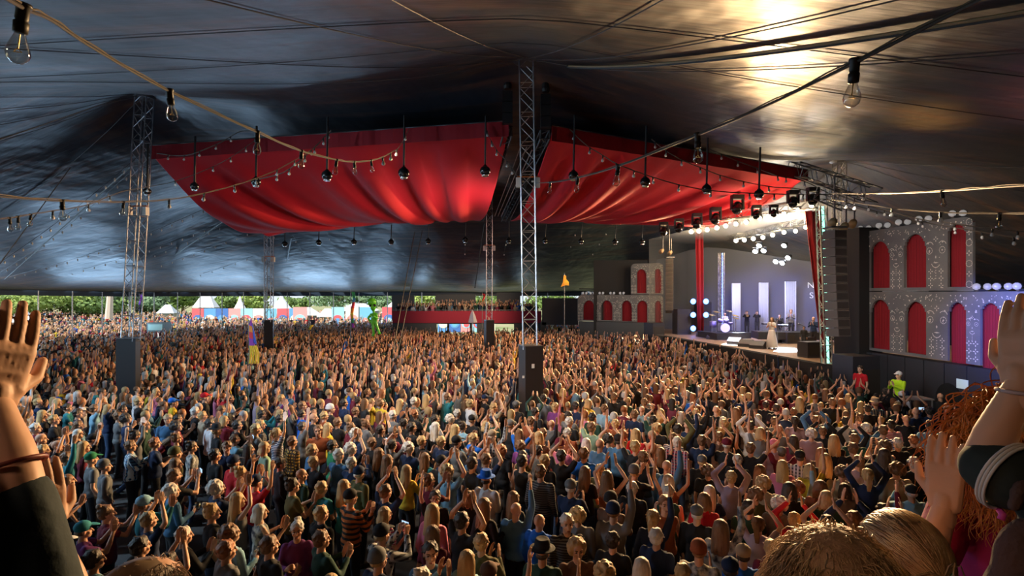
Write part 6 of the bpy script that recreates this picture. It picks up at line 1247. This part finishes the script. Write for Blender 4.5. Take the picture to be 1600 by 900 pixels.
# balding wispy head in front
Hd = W(1308, 925, .8); yw = yaw_to(Hd, STAGE_C)-.1
o3, rt, R3 = fg_person(Hd, yw, {}, False, 'T', cloth_mats['m'], 'person with thinning wispy blond hair at the bottom edge, right of centre')
strands('hair', o3, Hd, R3, hair_bl, 5200, .05, .0009, (.004, .9), .4, lambda d: (d.y < .6 or d.z > .5), 9, steps=6, lift=.3, grav=.9, side=3)
g = MB(); g.ell((0, -.018, .008), (.083, .100, .092)); hp = g.build('hair_cap', mat('thin_hair_scalp', (.40, .24, .13), .7, var=((.26, .15, .07), 30), bump=(60, .6)), o3, True); hp.location = (0, 0, 1.655)
# brown-grey head at the lower left
Hd = W(226, 943, 1.2); yw = yaw_to(Hd, STAGE_C)
o7, rt, R7 = fg_person(Hd, yw, {}, False, 'T', cloth_mats['n'], 'person with short brown-grey hair at the bottom edge, lower left')
g = MB(); g.ell((0, -.018, .008), (.084, .101, .093)); hp = g.build('hair_cap', hair_c, o7, True); hp.location = (0, 0, 1.655)
strands('hair', o7, Hd, R7, hair_gb, 3600, .045, .001, (.001, .5), .18, lambda d: (d.y < .6 or d.z > .5), 10, steps=6, lift=.3, grav=.9, side=3)
# raised arms at the left edge
Hd = W(-150, 800, .74); yw = yaw_to(Hd, STAGE_C)
o5, rt, R5 = fg_person(Hd, yw, {'R': dict(sh=W(75, 985, .80), el=W(24, 762, .80), wr=W(-14, 634, .83), hd=(.02, .3, 1), pn=(-.8, .3, 0)), 'L': None}, False, 'L', mat('dark_teal_sleeve', (.006, .02, .026), .85, bump=(9, .4)), 'person in dark teal long sleeve reaching an arm up at the left edge')
# bare elbow: the sleeve is pushed down, so shorten it
JJ = {'pose': 'x', 'R': None}
s_ = [c for c in o5.children if c.name.startswith('jacket')][0]; Ri = R5.inverted(); root5 = V3(o5.location); A = dict(sh=Ri@(W(75, 985, .80)-root5), el=Ri@(W(28, 762, .80)-root5)); b5 = jointset('dn', False)['L']
mb = MB(); mb.ell((0, 0, 1.30), (.178, .125, .185), None, 18, 10); mb.ell((0, .005, 1.1), (.165, .122, .2), None, 18, 10); mb.ell((0, -.005, .98), (.182, .135, .13), None, 18, 10); mb.capsule(V3((-.135, 0, 1.395)), V3((.135, 0, 1.395)), .07, .07); mb.capsule(V3((.15, 0, 1.40)), A['sh'], .065, .06)
mb.capsule(A['sh'], A['sh'].lerp(A['el'], .9), .058, .045); mb.capsule(b5['sh'], b5['el'], .066, .056); mb.capsule(b5['el'], b5['wr'], .056, .04); s_.data = remesh(mb, .009, 'jacket', mat('dark_teal_sleeve'), 2)
bracelet(W(20, 728, .805), W(2, 645, .82)-W(28, 762, .80), .0385, mat('red_leather', (.18, .03, .02), .5), 'dark red bracelet on the raised forearm at the left edge')
Hd = W(-95, 905, 1.12); yw = yaw_to(Hd, STAGE_C)
o6, rt, R6 = fg_person(Hd, yw, {'R': dict(sh=W(35, 1030, 1.12), el=W(118, 945, 1.2), wr=W(76, 832, 1.2), hd=(-.12, .05, 1), pn=(-.8, .3, 0)), 'L': None}, False, 'V', cloth_mats['k'], 'person with bare forearm and red bracelet behind the dark teal sleeve, lower left', SKN['b'])
for o_, Hx, Rx, m_, sd in ((o5, W(-150, 800, .74), R5, 'br', 21), (o6, W(-95, 905, 1.12), R6, 'dk', 22)):
    part('hair', get(('h', 'S'), lambda: hair_mesh('S')), hair_mats[m_], o_)
bracelet(W(82, 846, 1.2), W(76, 832, 1.2)-W(118, 945, 1.2), .0305, mat('red_leather'), 'red-brown bracelet on the tanned wrist at the lower left')
# the platform they stand on
g = MB(); g.box((0, .45, 1.2), (4.2, 2.4, 2.4)); pl = thing('viewing_platform', 'raised wooden viewing platform under the nearest spectators', 'platform', (0, .4, 0)); g.build('deck', mat('stage_planks'), pl)
for k, o_ in enumerate([o1, o2, o3, o4, o5, o6, o7]):
    z = o_.location.z+.008; g = MB(); g.box((o_.location.x, o_.location.y+.02, (2.4+z)/2), (.42, .36, z-2.4)); g.build('step', mat('stage_planks'), pl)
